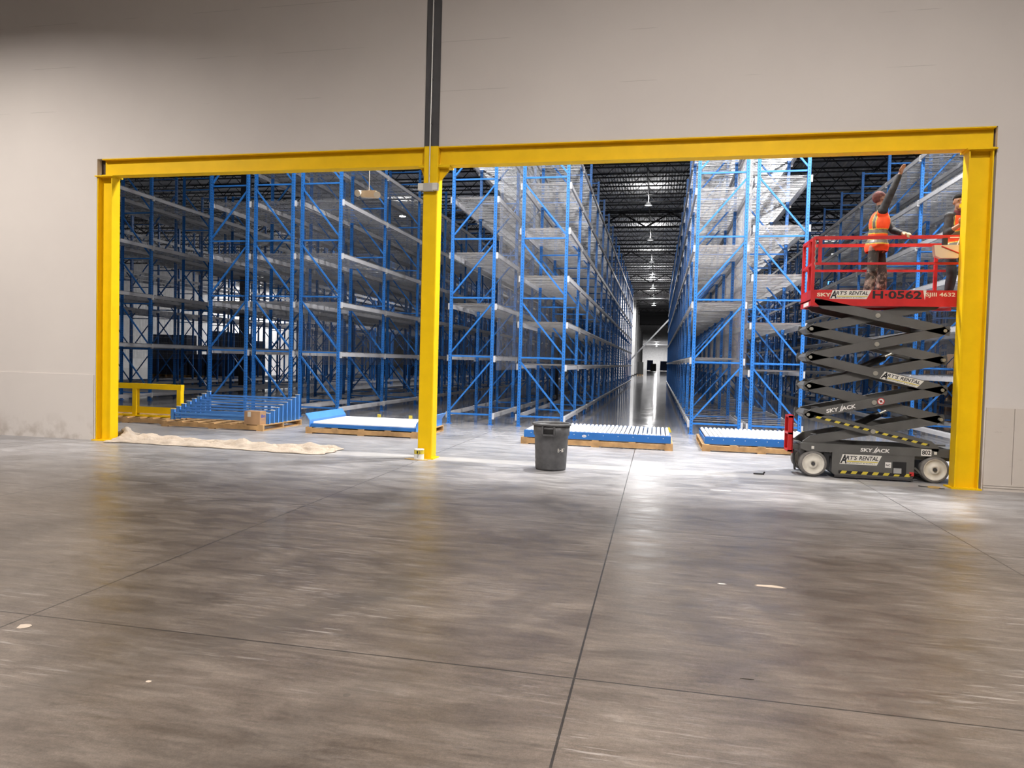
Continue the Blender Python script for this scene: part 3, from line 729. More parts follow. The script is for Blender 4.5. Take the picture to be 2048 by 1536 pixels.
md = o.modifiers.new('thick', 'SOLIDIFY'); md.thickness = .004; md.offset = 1
# small litter on the floor
x, y = ground(1520, 949)
o = tag(empty('hand_tool', (x, y, 0), 'small black tool lying on the floor left of the scissor lift', 'tool'))
wbuild(MB().box(x - .1, x + .06, y - .02, y + .02, .002, .02), 'body', 'black', o); wbuild(MB().cyl((x + .05, y, .015), (x + .07, y, .045), .012, 8), 'knob', 'black', o)
x, y = ground(1860, 975)
o = empty('plastic_lid', (x, y, 0), 'yellowish flat lid on the floor at the foot of the right column', 'lid')
wbuild(MB().lathe([(.001, .008), (.07, .008), (.085, .014), (.09, .002), (.001, .002)], 20, (x + .05, y, 0)), 'disc', 'plate', o)
wbuild(MB().bar((x - .14, y + .05, .008), (x + .16, y - .1, .008), .02, .008), 'strip', 'black', o)
def scrap(px, py, w_, d_, name, label, cat, m_, n=9):
    x, y = ground(px, py); r_ = random.Random(px)
    poly = [(x + w_ * math.cos(2 * PI * k / n) * r_.uniform(.6, 1), y + d_ * math.sin(2 * PI * k / n) * r_.uniform(.6, 1)) for k in range(n)]
    o = MB().prism(poly, lambda a, b: (a, b, .0005), lambda a, b: (a, b, .002)).build(name, m_); tag(o, label, cat)
scrap(48, 1253, .048, .055, 'paper_scrap', 'torn pale paper scrap at the left edge near a floor joint', 'paper', 'paper')
scrap(1540, 1173, .16, .035, 'plaster_smear', 'long whitish plaster smear on the floor in the right foreground', 'plaster', 'paper', 13)
scrap(1492, 1358, .045, .006, 'wood_splinter', 'thin dark splinter lying in the right foreground', 'splinter', 'boot', 6)
scrap(1444, 1168, .04, .014, 'plaster_chip', 'small white plaster chip left of the long smear', 'plaster', 'white', 6)
scrap(297, 1363, .02, .017, 'plaster_flake', 'small white flake on the floor in the left foreground', 'plaster', 'paper', 6)
scrap(1442, 981, .16, .03, 'paint_spill', 'white paint spill on the floor right of the bin', 'paint', 'white', 10)

# ------------------------------------------------------------------ far loads
def load(x, y, w_, d_, h, name, label, cat, m_, group=None, base=True):
    t = empty(name, (x, y, 0), label, cat, group)
    c = .04
    wbuild(MB().prism([(-w_ / 2 + c, -d_ / 2), (w_ / 2 - c, -d_ / 2), (w_ / 2, -d_ / 2 + c), (w_ / 2, d_ / 2 - c), (w_ / 2 - c, d_ / 2), (-w_ / 2 + c, d_ / 2), (-w_ / 2, d_ / 2 - c), (-w_ / 2, -d_ / 2 + c)],
           lambda a, b: (x + a, y + b, .14), lambda a, b: (x + a * .95, y + b * .95, h)), 'wrapped_stack', m_, t)
    p = MB()
    for dx in (-.42, 0, .42): p.box(x + dx * w_ - .05, x + dx * w_ + .05, y - d_ / 2, y + d_ / 2, 0, .12)
    p.box(x - w_ / 2, x + w_ / 2, y - d_ / 2, y + d_ / 2, .12, .14)
    wbuild(p, 'pallet_base', 'wood', t)
wl = [(-30.9, 43.5, 1.6), (-29.6, 43.5, 3.2), (-28.2, 43.6, 3.1), (-27, 43.5, 2.6), (-32.3, 43.5, 2.9), (-33.8, 43.5, 2.9), (-25.0, 62, 2.2), (-22, 62, 2.0)]
wd = ['first', 'second', 'third', 'fourth', 'fifth', 'sixth', 'seventh', 'eighth']
for k, (x, y, h) in enumerate(sorted(wl)): load(x, y, 1.2, 1.2, h, 'wrapped_load', wd[k] + ' dark wrapped pallet load from the left, deep behind the left racks', 'pallet load', 'wrapdark', 'dark wrapped loads')
bl_ = [(17.4, 50, 2.2), (19, 50, 2.9), (20.6, 50.5, 2.0), (22.2, 50, 3.0), (24, 51, 2.4), (15.6, 50, 1.3)]
for k, (x, y, h) in enumerate(sorted(bl_)): load(x, y, 1.3, 1.2, h, 'carton_load', wd[k] + ' brown carton pallet load from the left, far behind the lift', 'pallet load', 'card', 'brown carton loads')
X_ = lambda px: atY(px, 730, 205)[0]
load(X_(1300), 205, 1.7, 1.6, 3.0, 'blue_load', 'blue covered load left of the far end of the aisle', 'pallet load', 'tarp')
load(X_(1328), 205, 2.2, 1.6, 2.8, 'blue_load', 'blue covered load right of the far end of the aisle', 'pallet load', 'tarp')
load(atY(1307, 730, 180)[0], 180, 1.4, 1.4, 2.0, 'dark_cabinet', 'small dark cabinet standing far down the aisle', 'cabinet', 'black')
load(-2.6, 112, .9, .9, 2.1, 'dark_crate', 'dark crate beside the far pillars of the aisle', 'crate', 'black')
(xa, za), (xb, zb) = atY(1277, 702, 72), atY(1337, 640, 72)
t = empty('diagonal_brace', (xa, 72, 0), 'grey diagonal brace slanting across the far aisle', 'brace')
wbuild(MB().bar((xa - 1.2, 72, za - 1.4), (xb + .5, 72, zb + .55), .14, .14, up=(0, 1, 0)), 'tube', 'housing', t)
wbuild(MB().box(xa - 1.4, xa - 1.0, 71.8, 72.2, 0, za - 1.3), 'foot_post', 'housing', t)

# ------------------------------------------------------------------ scissor lift
YL = 11.85; YB = 12.66
LX, RX = 2.33, 4.30
lift = empty('scissor_lift', (3.32, 12.25, 0), 'red and grey scissor lift with raised platform beside the right yellow column', 'scissor lift')
def S1(x, y): return atY(1560 + x / 4.876, 560 + y / 4.876, YL)
def S2(x, y): return atY(1560 + x / 4.876, 760 + y / 4.876, YL)
# wheels
for x, y, in ((2.465, 11.93), (4.22, 11.93), (2.465, 12.58), (4.22, 12.58)):
    w_ = .13; yy0, yy1 = y - w_ / 2 - .015, y + w_ / 2
    tyre = MB(); pr = [(.165, yy0), (.195, yy0), (.205, yy0 + .02), (.205, yy1 - .02), (.195, yy1), (.165, yy1), (.165, yy0)]
    n = 36; vs = [(x + r_ * math.cos(2 * PI * k / n), q, .205 + r_ * math.sin(2 * PI * k / n)) for r_, q in pr for k in range(n)]
    tyre.add(vs, [(i * n + k, i * n + (k + 1) % n, (i + 1) * n + (k + 1) % n, (i + 1) * n + k) for i in range(6) for k in range(n)], 0, True)
    wh = wbuild(tyre, 'wheel', 'tyre', lift)
    hub = MB(); pr = [(.166, yy0 + .004), (.150, yy0 + .002), (.145, yy0 + .016), (.075, yy0 + .020), (.07, yy0 + .008), (.035, yy0 + .006), (.03, yy0 + .02), (.001, yy0 + .02)]
    vs = [(x + r_ * math.cos(2 * PI * k / n), q, .205 + r_ * math.sin(2 * PI * k / n)) for r_, q in pr for k in range(n)]
    hub.add(vs, [(i * n + k, i * n + (k + 1) % n, (i + 1) * n + (k + 1) % n, (i + 1) * n + k) for i in range(7) for k in range(n)], 0, True)
    tag(wbuild(hub, 'hub', 'hubwhite', wh), 'white painted wheel disc')
    wbuild(MB().cyl((x, yy0 + .018, .205), (x, yy0 - .012, .205), .026, 14), 'axle_nut', 'dgrey', wh)
# chassis
ch = MB(); ch.prism([(2.27, .53), (2.27, .44), (2.36, .40), (4.62, .40), (4.62, .53)], lambda a, b: (a, YL, b), lambda a, b: (a, YL + .06, b))
ch.prism([(2.27, .53), (2.27, .44), (2.36, .40), (4.62, .40), (4.62, .53)], lambda a, b: (a, YB - .06, b), lambda a, b: (a, YB, b))
ch.box(2.27, 2.36, YL + .06, YB - .06, .36, .50); ch.box(4.5, 4.62, YL + .06, YB - .06, .36, .50)
ch.box(2.34, 4.55, YL + .06, YB - .06, .34, .42); ch.box(2.36, 2.56, YL + .15, YB - .15, .16, .36); ch.box(4.1, 4.35, YL + .15, YB - .15, .16, .36)
chassis = wbuild(ch, 'chassis', 'liftgrey', lift)
lt = MB()
def skyjack(lt, org, u, v):               # the maker's word with the tall slanted J
    org, u, v = Vector(org), Vector(u), Vector(v)
    lettering('SKY', org, u * .43, v, lt, .12, .03); lettering('ACK', org + u * .525, u * .475, v, lt, .12, .03)
    for a, b, h, w_ in ((.435, .535, 1.15, .05), (.50, .575, 1.5, .03)):
        a0, b0 = org + u * a - v * .22, org + u * b + v * h; w2 = u * w_
        lt.add([a0, a0 + w2, b0 + w2 * .4, b0], [(0, 1, 2, 3)])
    a0 = org + u * .40 - v * .24; lt.add([a0, a0 + u * .085, a0 + u * .085 + v * .2, a0 + v * .12], [(0, 1, 2, 3)])
(xa, za), (xb, zb) = S2(782, 708), S2(1070, 712)
skyjack(lt, (xa, YL - .002, .432), (xb - xa, 0, 0), (0, 0, .058))
tag(wbuild(lt, 'lettering', 'white', chassis), 'white lettering on the grey chassis')
xa, za = S2(1375, 735); xb, zb = S2(1478, 680)
pl = wbuild(MB().box(xa, xb, YL - .003, YL, .415, .515), 'number_plate', 'white', chassis)
lt = MB(); lettering('802', (xa + .012, YL - .0035, .43), (xb - xa - .024, 0, 0), (0, 0, .07), lt, 0, .03); wbuild(lt, 'number_lettering', 'ink', chassis)
for sx in (320, 1518):
    xa, za = S2(sx - 14, 680); wbuild(MB().box(xa, xa + .04, YL - .003, YL, .44, .485), 'lashing_decal', 'silver', chassis)
# battery tray
tr = MB().prism([(2.74, .40), (2.74, .09), (2.80, .035), (3.90, .035), (3.925, .09), (3.925, .40)], lambda a, b: (a, YL + .004, b), lambda a, b: (a, YL + .30, b))
tr.box(2.76, 3.93, YL + .3, YB - .005, .06, .40)
tray = wbuild(tr, 'battery_tray', 'liftgrey', lift)
wbuild(MB().box(2.62, 2.70, YL + .02, YL + .1, .12, .40), 'tray_hinge', 'black', tray)
wbuild(MB().bar((3.93, YL + .03, .22), (4.06, YL + .05, .10), .05, .03), 'tie_rod', 'liftgrey', lift)
wbuild(MB().box(2.78, 3.90, YL - .03, YL + .02, .02, .05), 'pothole_guard', 'dgrey', lift)
def art_decal(org, u, v, parent):
    org, u, v = Vector(org), Vector(u), Vector(v); n_ = u.cross(v).normalized() * -1; n_ = Vector((0, -1, 0))
    sl = u * .07
    p = MB().add([org, org + u - sl * 1.6, org + u, org + sl * 1.0 + v * 1.0 + u * .0, org + v + u], [(0, 1, 4, 3)])
    d = wbuild(p, 'rental_decal', 'silver', parent)
    o2 = org + n_ * .0012
    lt = MB(); lettering('A', o2 + u * .015 + v * .06, u * .15, v * .9, lt, .25, .03)
    lettering("RT'S", o2 + u * .15 + v * .46, u * .27, v * .42, lt, .25, .02); lettering('RENTAL', o2 + u * .46 + v * .46, u * .46, v * .42, lt, .25, .02)
    lettering('EQUIPMENT & SUPPLY', o2 + u * .17 + v * .07, u * .68, v * .14, lt, .1, 0)
    wbuild(lt, 'rental_lettering', 'ink', parent)
    wbuild(MB().add([o2 + u * .17 + v * .26, o2 + u * .90 + v * .26, o2 + u * .92 + v * .36, o2 + u * .18 + v * .36], [(0, 1, 2, 3)]), 'rental_stripe', 'lime', parent)
xa, za = S2(580, 815); xb, zb = S2(995, 745)
art_decal((xa, YL + .002, .225), (xb - xa, 0, 0), (0, 0, .155), tray)
xa, za = S2(1025, 835); xb, zb = S2(1087, 780)
wbuild(MB().box(xa, xb, YL + .001, YL + .004, .20, .285), 'notice', 'white', tray)
lt = MB(); lettering('NC', (xa + .012, YL + .0005, .225), (xb - xa - .024, 0, 0), (0, 0, .03), lt, 0, .03); wbuild(lt, 'notice_lettering', 'ink', tray)
xa, za = S2(1097, 895); xb, zb = S2(1235, 775)
win = wbuild(MB().box(xa, xb, YL + .0, YL + .004, .105, .30), 'control_recess', 'black', tray)
wbuild(MB().box(xa + .01, xb - .07, YL - .012, YL, .12, .20), 'charger_plug', 'housing', win)
xa, za = S2(1262, 918); xb, zb = S2(1308, 880)
wbuild(MB().box(xa, xb, YL + .001, YL + .004, .09, .15), 'warning_decal', 'signred', tray)
def hazard(parent, p, q, h, n, nrm=(0, -1, 0)):
    p, q = Vector(p), Vector(q); d = (q - p); L = d.length; d.normalize(); up = Vector((0, 0, 1)); up = (up - d * up.dot(d)).normalized(); off = Vector(nrm)
    wbuild(MB().add([p, q, q + up * h, p + up * h], [(0, 1, 2, 3)]), 'hazard_band', 'ink', parent)
    mb = MB(); w_ = L / n
    for k in range(n):
        a = p + d * (k * w_ + w_ * .15) + off * .001; mb.add([a, a + d * w_ * .5, a + d * w_ * .68 + up * h, a + d * w_ * .18 + up * h], [(0, 1, 2, 3)])
    wbuild(mb, 'hazard_stripes', 'lime', parent)
hazard(tray, (2.84, YL + .002, .075), (3.92, YL + .002, .075), .045, 7)
# red folded ladder at the left end
ld = MB().box(2.10, 2.17, 12.0, 12.03, .36, .94).box(2.10, 2.17, 12.32, 12.35, .36, .94).box(2.16, 2.175, 12.0, 12.35, .34, .95).box(2.10, 2.16, 12.0, 12.35, .36, .39).box(2.10, 2.16, 12.0, 12.35, .91, .94).box(2.10, 2.16, 12.0, 12.35, .64, .67)
tag(wbuild(ld, 'entry_ladder', 'red', lift), 'red folded entry ladder')
wbuild(MB().box(2.175, 2.27, 12.05, 12.30, .40, .48), 'ladder_mount', 'liftgrey', lift)
wbuild(MB().cyl((2.20, 12.1, .40), (2.22, 12.0, .08), .018, 8), 'hose', 'black', lift)
# scissor arms
ZL = [.53, .98, 1.432, 1.89, 2.335, 2.775]
AH = .138
def arm(p, q, y0, y1):
    p, q = Vector((p[0], 0, p[1])), Vector((q[0], 0, q[1])); d = (q - p).normalized(); up = Vector((-d.z, 0, d.x))
    if up.z < 0: up = -up
    lo, hi = (p, q) if p.z < q.z else (q, p)
    d = (hi - lo).normalized(); up = Vector((-d.z, 0, d.x)); up = up if up.z > 0 else -up
    h = AH / 2; e = .045
    pts = [lo - d * e - up * h, hi - d * .09 - up * h, hi + d * e, hi + d * e + up * h, lo + d * .09 + up * h, lo - d * e]
    if d.x < 0: pts = pts[::-1]
    d = (q - p).normalized()
    return MB().prism([(v.x, v.z) for v in pts], lambda A, B: (A, y0, B), lambda A, B: (A, y1, B)), d, up
arms = []
for k in range(5):
    zl, zh = ZL[k], ZL[k + 1]
    # outer arms zigzag: stage 1 runs from upper left to lower right, and so on in turn
    out = ((LX, zh), (RX, zl)) if k % 2 == 0 else ((LX, zl), (RX, zh))
    inn = ((LX, zl), (RX, zh)) if k % 2 == 0 else ((LX, zh), (RX, zl))
    if k == 4: out = ((LX + .10, zh - .03), out[1]); inn = (inn[0], (RX - .08, zh - .03))
    if k == 0: out = (out[0], (RX - .08, .555)); inn = ((LX + .02, .555), inn[1])
    for (pq, yy, nm) in ((out, (YL, YL + .05), 'f'), (inn, (YL + .065, YL + .115), 'i'), (inn, (YB - .115, YB - .065), 'i'), (out, (YB - .05, YB), 'f')):
        mb, d, up = arm(pq[0], pq[1], *yy)
        o = wbuild(mb, 'scissor_arm', 'liftgrey', lift)
        if nm == 'f' and yy[0] == YL: arms.append((o, pq, d, up))
    xc, zc = (LX + RX) / 2, (zl + zh) / 2
    wbuild(MB().cyl((xc, YL - .012, zc), (xc, YB + .012, zc), .036, 16), 'pivot_pin', 'pin', lift)
    for x, z in ((LX, zh), (RX, zh)):
        if k < 4:
            xx = x + (.03 if x == LX else -.03)
            wbuild(MB().cyl((xx, YL - .008, z), (xx, YL + .12, z), .026, 14), 'pivot_pin', 'pin', lift)
            wbuild(MB().cyl((xx, YB - .12, z), (xx, YB + .008, z), .026, 14), 'pivot_pin', 'pin', lift)
            s_ = 1 if x == LX else -1
            wbuild(MB().prism([(0, -.006), (s_ * .055, -.062), (s_ * .12, -.062), (s_ * .12, -.054), (s_ * .06, -.05), (s_ * .012, 0), (s_ * .06, .05), (s_ * .12, .054), (s_ * .12, .062), (s_ * .055, .062), (0, .006)][::s_],
                              lambda a, b: (x - s_ * .035 + a, YL + .118, z + b), lambda a, b: (x - s_ * .035 + a, YB - .118, z + b)), 'end_tube', 'liftgrey', lift)
    for x, z in ((LX + .25, zl + (zh - zl) * .13), (RX - .25, zl + (zh - zl) * .13)):
        wbuild(MB().box(x - .04, x + .04, YL + .115, YB - .115, z - .04, z + .04), 'cross_tube', 'liftgrey', lift)
# lettering on the arms
o, pq, d, up = arms[0]
p0 = Vector((pq[0][0], YL - .0015, pq[0][1])) + d * .12 - up * .015; p1 = Vector((pq[1][0], YL - .0015, pq[1][1])) - d * .10 - up * .015
hazard(o, p0, p1, .034, 12)
o, pq, d, up = arms[1]
b0 = Vector((pq[0][0], YL - .0015, pq[0][1])) + d * .30 - up * .035
lt = MB(); skyjack(lt, b0, d * .44, up * .062); tag(wbuild(lt, 'lettering', 'white', o), 'white lettering')
c0 = Vector((pq[0][0], YL - .0015, pq[0][1])) + d * 1.11 + up * .0
cir = [(c0 + d * (.052 * math.cos(2 * PI * k / 28)) + up * (.052 * math.sin(2 * PI * k / 28))) for k in range(28)]
sg = MB().add(cir, [tuple(range(28))], 0)
cw = [(c0 + Vector((0, -.0008, 0)) + d * (.040 * math.cos(2 * PI * k / 28)) + up * (.040 * math.sin(2 * PI * k / 28))) for k in range(28)]
sg.add(cw, [tuple(range(28))], 1)
hnd = [(c0 + Vector((0, -.0016, 0)) + d * (.018 * math.cos(2 * PI * k / 12)) + up * (.02 * math.sin(2 * PI * k / 12))) for k in range(12)]
sg.add(hnd, [tuple(range(12))], 2)
e1 = (d - up).normalized(); e2 = (d + up).normalized(); cc = c0 + Vector((0, -.0024, 0))
sg.add([cc - e1 * .04 - e2 * .004, cc + e1 * .04 - e2 * .004, cc + e1 * .04 + e2 * .004, cc - e1 * .04 + e2 * .004], [(0, 1, 2, 3)], 0)
tag(wbuild(sg, 'prohibition_sign', ['signred', 'white', 'ink'], o), 'round red and white prohibition sign')
o, pq, d, up = arms[2]
art_decal(Vector((pq[0][0], YL - .0015, pq[0][1])) + d * 1.09 - up * .062, d * .62, up * .122, o)
# hydraulic cylinders
for (p, q) in (((2.82, .62), (3.62, 1.075)), ((2.86, 1.55), (3.66, 1.985))):
    p3, q3 = Vector((p[0], 12.25, p[1])), Vector((q[0], 12.25, q[1])); m_ = p3.lerp(q3, .86)
    c = wbuild(MB().cyl(p3, m_, .055, 16), 'hydraulic_cylinder', 'black', lift)
    wbuild(MB().cyl(m_, q3 + (q3 - p3) * .06, .022, 12), 'piston_rod', 'pin', c)
# platform
pf = MB().box(LX, 4.62, YL + .012, YB - .0, 2.78, 2.80).box(LX, 4.62, YL, YL + .04, 2.70, 2.80).box(LX, 4.62, YB - .04, YB, 2.70, 2.80).box(LX, LX + .03, YL + .04, YB - .04, 2.70, 2.80)
pf.box(LX + .15, 4.5, YL + .1, YB - .1, 2.735, 2.78)
plat = wbuild(pf, 'platform_deck', 'red', lift)
tb = MB().box(LX, 4.62, YL + .012, YL + .018, 2.80, 2.95).box(LX, 4.62, YB - .018, YB - .012, 2.80, 2.95).box(LX, LX + .006, YL + .02, YB - .02, 2.80, 2.95)
toe = wbuild(tb, 'toe_board', 'red', lift)
wbuild(MB().add([(LX - .001, YL + .15, 2.71), (LX - .001, YL + .55, 2.71), (LX - .001, YL + .55, 2.77), (LX - .001, YL + .15, 2.77)], [(3, 2, 1, 0)]), 'load_notice', 'white', toe)
yt = YL + .0105
lt = MB(); xa, _ = S1(362, 150); xb, _ = S1(500, 150)
lettering('SKY', (xa, yt, 2.845), (xb - xa, 0, 0), (0, 0, .058), lt, 0, .035); tag(wbuild(lt, 'lettering', 'cream', toe), 'cream maker lettering')
xa, _ = S1(485, 150); xb, _ = S1(893, 150); art_decal((xa, yt, 2.808), (xb - xa, 0, 0), (0, 0, .138), toe)
lt = MB(); xa, _ = S1(905, 150); xb, _ = S1(1385, 150)
lettering('H\u00b70562', (xa, yt, 2.815), (xb - xa, 0, 0), (0, 0, .125), lt, 0, .03); tag(wbuild(lt, 'unit_number', 'ink', toe), 'black unit number')
lt = MB(); xa, _ = S1(1425, 150); xb, _ = S1(1712, 150)
lettering('SJIII 4632', (xa, yt, 2.838), (xb - xa, 0, 0), (0, 0, .078), lt, 0, .02); tag(wbuild(lt, 'model_lettering', 'cream', toe), 'cream model lettering')
mbt = MB(); xa, _ = S1(1400, 100); xb, _ = S1(1432, 100)
mbt.add([(xa, yt, 2.95), (xb, yt, 2.95), (xb - .02, yt, 2.80)], [(0, 2, 1)]); wbuild(mbt, 'paint_drip', 'silver', toe)
# rails
yf, yb = YL + .03, YB - .03; rt = .042
gr = wbuild(MB().bar((LX + .05, yf, 3.762), (4.62, yf, 3.762), rt, .05).bar((LX + .03, yf, 3.36), (4.62, yf, 3.36), rt - .006, .036), 'front_rail', 'red', lift)
gb = wbuild(MB().bar((LX + .02, yb, 3.762), (4.62, yb, 3.762), rt, .05).bar((LX + .02, yb, 3.345), (4.62, yb, 3.345), rt - .006, .036), 'rear_rail', 'red', lift)
ge = wbuild(MB().bar((LX + .05, yf, 3.762), (LX + .02, yb, 3.762), rt, .05).bar((LX + .02, yf, 3.36), (LX + .02, yb, 3.345), .036), 'end_gate', 'red', lift)
for x, y, z0, z1 in ((LX + .022, yf, 2.80, 3.76), (LX + .115, yf, 3.36, 3.76), (LX + .022, yb, 2.80, 3.76), (4.365, yb, 2.80, 3.76), (LX + .022, (yf + yb) / 2 - .1, 2.80, 3.76), (4.58, yf, 2.80, 3.76), (4.58, yb, 2.8, 3.76), (3.35, yb, 2.80, 3.36)):
    wbuild(MB().bar((x, y, z0), (x, y, z1), .046, .046, up=(0, 1, 0)), 'rail_post', 'red', lift)
gm_ = MB()
for k in range(9): gm_.cyl((LX + .035 + .012 * (k % 2), yf - .03, 3.72 - k * .045), (LX + .035 + .012 * ((k + 1) % 2), yf - .03, 3.72 - (k + 1) * .045), .006, 6)
wbuild(gm_, 'gate_chain', 'pin', lift)
# control box
cb = MB().prism([(4.03, 3.62), (4.05, 3.46), (4.12, 3.425), (4.36, 3.425), (4.40, 3.47), (4.41, 3.62)], lambda a, b: (a, YL - .10, b), lambda a, b: (a, YL - .0, b))
cbo = wbuild(cb, 'control_box', 'ivory', lift)
wbuild(MB().bar((4.13, YL - .105, 3.60), (4.38, YL - .105, 3.49), .012, .02, up=(0, 1, 0)), 'latch_bar', 'red', cbo)
wbuild(MB().box(4.16, 4.22, YL - .08, YL - .02, 3.62, 3.73), 'joystick', 'black', cbo)
wbuild(MB().bar((4.36, YL - .05, 3.62), (4.40, YL - .05, 3.74), .012, .012).bar((4.26, YL - .05, 3.74), (4.40, YL - .05, 3.74), .012, .012), 'carry_handle', 'silver', cbo)

# ------------------------------------------------------------------ people
def blob(parts, voxel, name, smooth=4):
    """One continuous skin from capsules ('c', p, q, r1, r2) and ellipsoids ('e', centre, axes, rotation)."""
    mb = MB()
    for s in parts:
        if s[0] == 'c':
            _, p, q, r1, r2 = s[:5]; p, q = Vector(p), Vector(q)
            n = 14; fr = mb.frame(p, q); d, a, b = fr[2], fr[3], fr[4]; rings = []
            for t_ in (-90, -60, -30, 0): rings.append((p + d * (r1 * math.sin(math.radians(t_))), max(r1 * math.cos(math.radians(t_)), 1e-4)))
            for t_ in (0, 30, 60, 90): rings.append((q + d * (r2 * math.sin(math.radians(t_))), max(r2 * math.cos(math.radians(t_)), 1e-4)))
            vs = [c + a * (rr * math.cos(2 * PI * k / n)) + b * (rr * math.sin(2 * PI * k / n)) for c, rr in rings for k in range(n)]
            fs = [(i * n + k, i * n + (k + 1) % n, (i + 1) * n + (k + 1) % n, (i + 1) * n + k) for i in range(len(rings) - 1) for k in range(n)]
            fs += [tuple(range(n - 1, -1, -1)), tuple(range((len(rings) - 1) * n, len(rings) * n))]
            mb.add(vs, fs)
        else:
            _, c, ax, rot = s[:4]; c = Vector(c); n, m_ = 18, 10
            vs = [c + rot @ Vector((ax[0] * math.sin(PI * (i + .02) / (m_ + .04)) * math.cos(2 * PI * k / n), ax[1] * math.sin(PI * (i + .02) / (m_ + .04)) * math.sin(2 * PI * k / n), -ax[2] * math.cos(PI * (i + .02) / (m_ + .04)))) for i in range(m_ + 1) for k in range(n)]
            fs = [(i * n + k, i * n + (k + 1) % n, (i + 1) * n + (k + 1) % n, (i + 1) * n + k) for i in range(m_) for k in range(n)]
            fs += [tuple(range(n - 1, -1, -1)), tuple(range(m_ * n, (m_ + 1) * n))]
            mb.add(vs, fs)
    me = bpy.data.meshes.new(name); me.from_pydata(mb.v, [], mb.f); me.update()
    o = bpy.data.objects.new(name, me); COL.objects.link(o)
    r_ = o.modifiers.new('r', 'REMESH'); r_.mode = 'VOXEL'; r_.voxel_size = voxel; r_.use_smooth_shade = True
    sm = o.modifiers.new('s', 'SMOOTH'); sm.iterations = smooth; sm.factor = .5
    dg = bpy.context.evaluated_depsgraph_get(); out = bpy.data.meshes.new_from_object(o.evaluated_get(dg))
    bpy.data.objects.remove(o); bpy.data.meshes.remove(me); out.name = name
    return out
def shell(me, name, mats, parent, keep=None, pick=None):
    """Places a blob as a child in world coordinates; keep(co) drops faces, pick(co) chooses the material slot."""
    vs = [v.co.copy() for v in me.vertices]; fs = []; mi = []
    for p in me.polygons:
        c = p.center
        if keep and not keep(c): continue
        fs.append(tuple(p.vertices)); mi.append(pick(c) if pick else 0)
    used = sorted({i for f in fs for i in f}); ix = {i: k for k, i in enumerate(used)}
    mb = MB(); mb.v = [tuple(vs[i]) for i in used]; mb.f = [tuple(ix[i] for i in f) for f in fs]; mb.m = mi; mb.sm = [True] * len(fs)
    bpy.data.meshes.remove(me)
    return wbuild(mb, name, mats, parent)
def hand(wrist, d, side, curl, nrm):
    """Palm, four fingers of different length and a side thumb; d = direction, nrm = palm normal, side = thumb side."""
    w, d, n_, s_ = Vector(wrist), Vector(d).normalized(), Vector(nrm).normalized(), Vector(side).normalized()
    P = [('c', w, w + d * .03, .025, .026)]
    for k in range(4): P.append(('c', w + d * .03 + s_ * (.009 - .012 * k), w + d * .085 + s_ * (.027 - .018 * k), .017, .012))
    for k, L in enumerate((.068, .078, .072, .056)):
        b = w + d * .088 + s_ * (.030 - .020 * k); a1 = curl; a2 = curl * 2.2
        m1 = b + (d * math.cos(a1) + n_ * math.sin(a1) + s_ * (.10 - .07 * k)) * L * .5; m2 = m1 + (d * math.cos(a2) + n_ * math.sin(a2)) * L * .5
        P += [('c', b, m1, .0098, .0092), ('c', m1, m2, .0092, .0078)]
    tb_ = w + d * .035 + s_ * .028; t1 = tb_ + (s_ * .75 + d * .6 + n_ * .3).normalized() * .036; t2 = t1 + (s_ * .25 + d * .85 + n_ * .5).normalized() * .032
    P += [('c', tb_, t1, .013, .0105), ('c', t1, t2, .0105, .0085)]
    return P
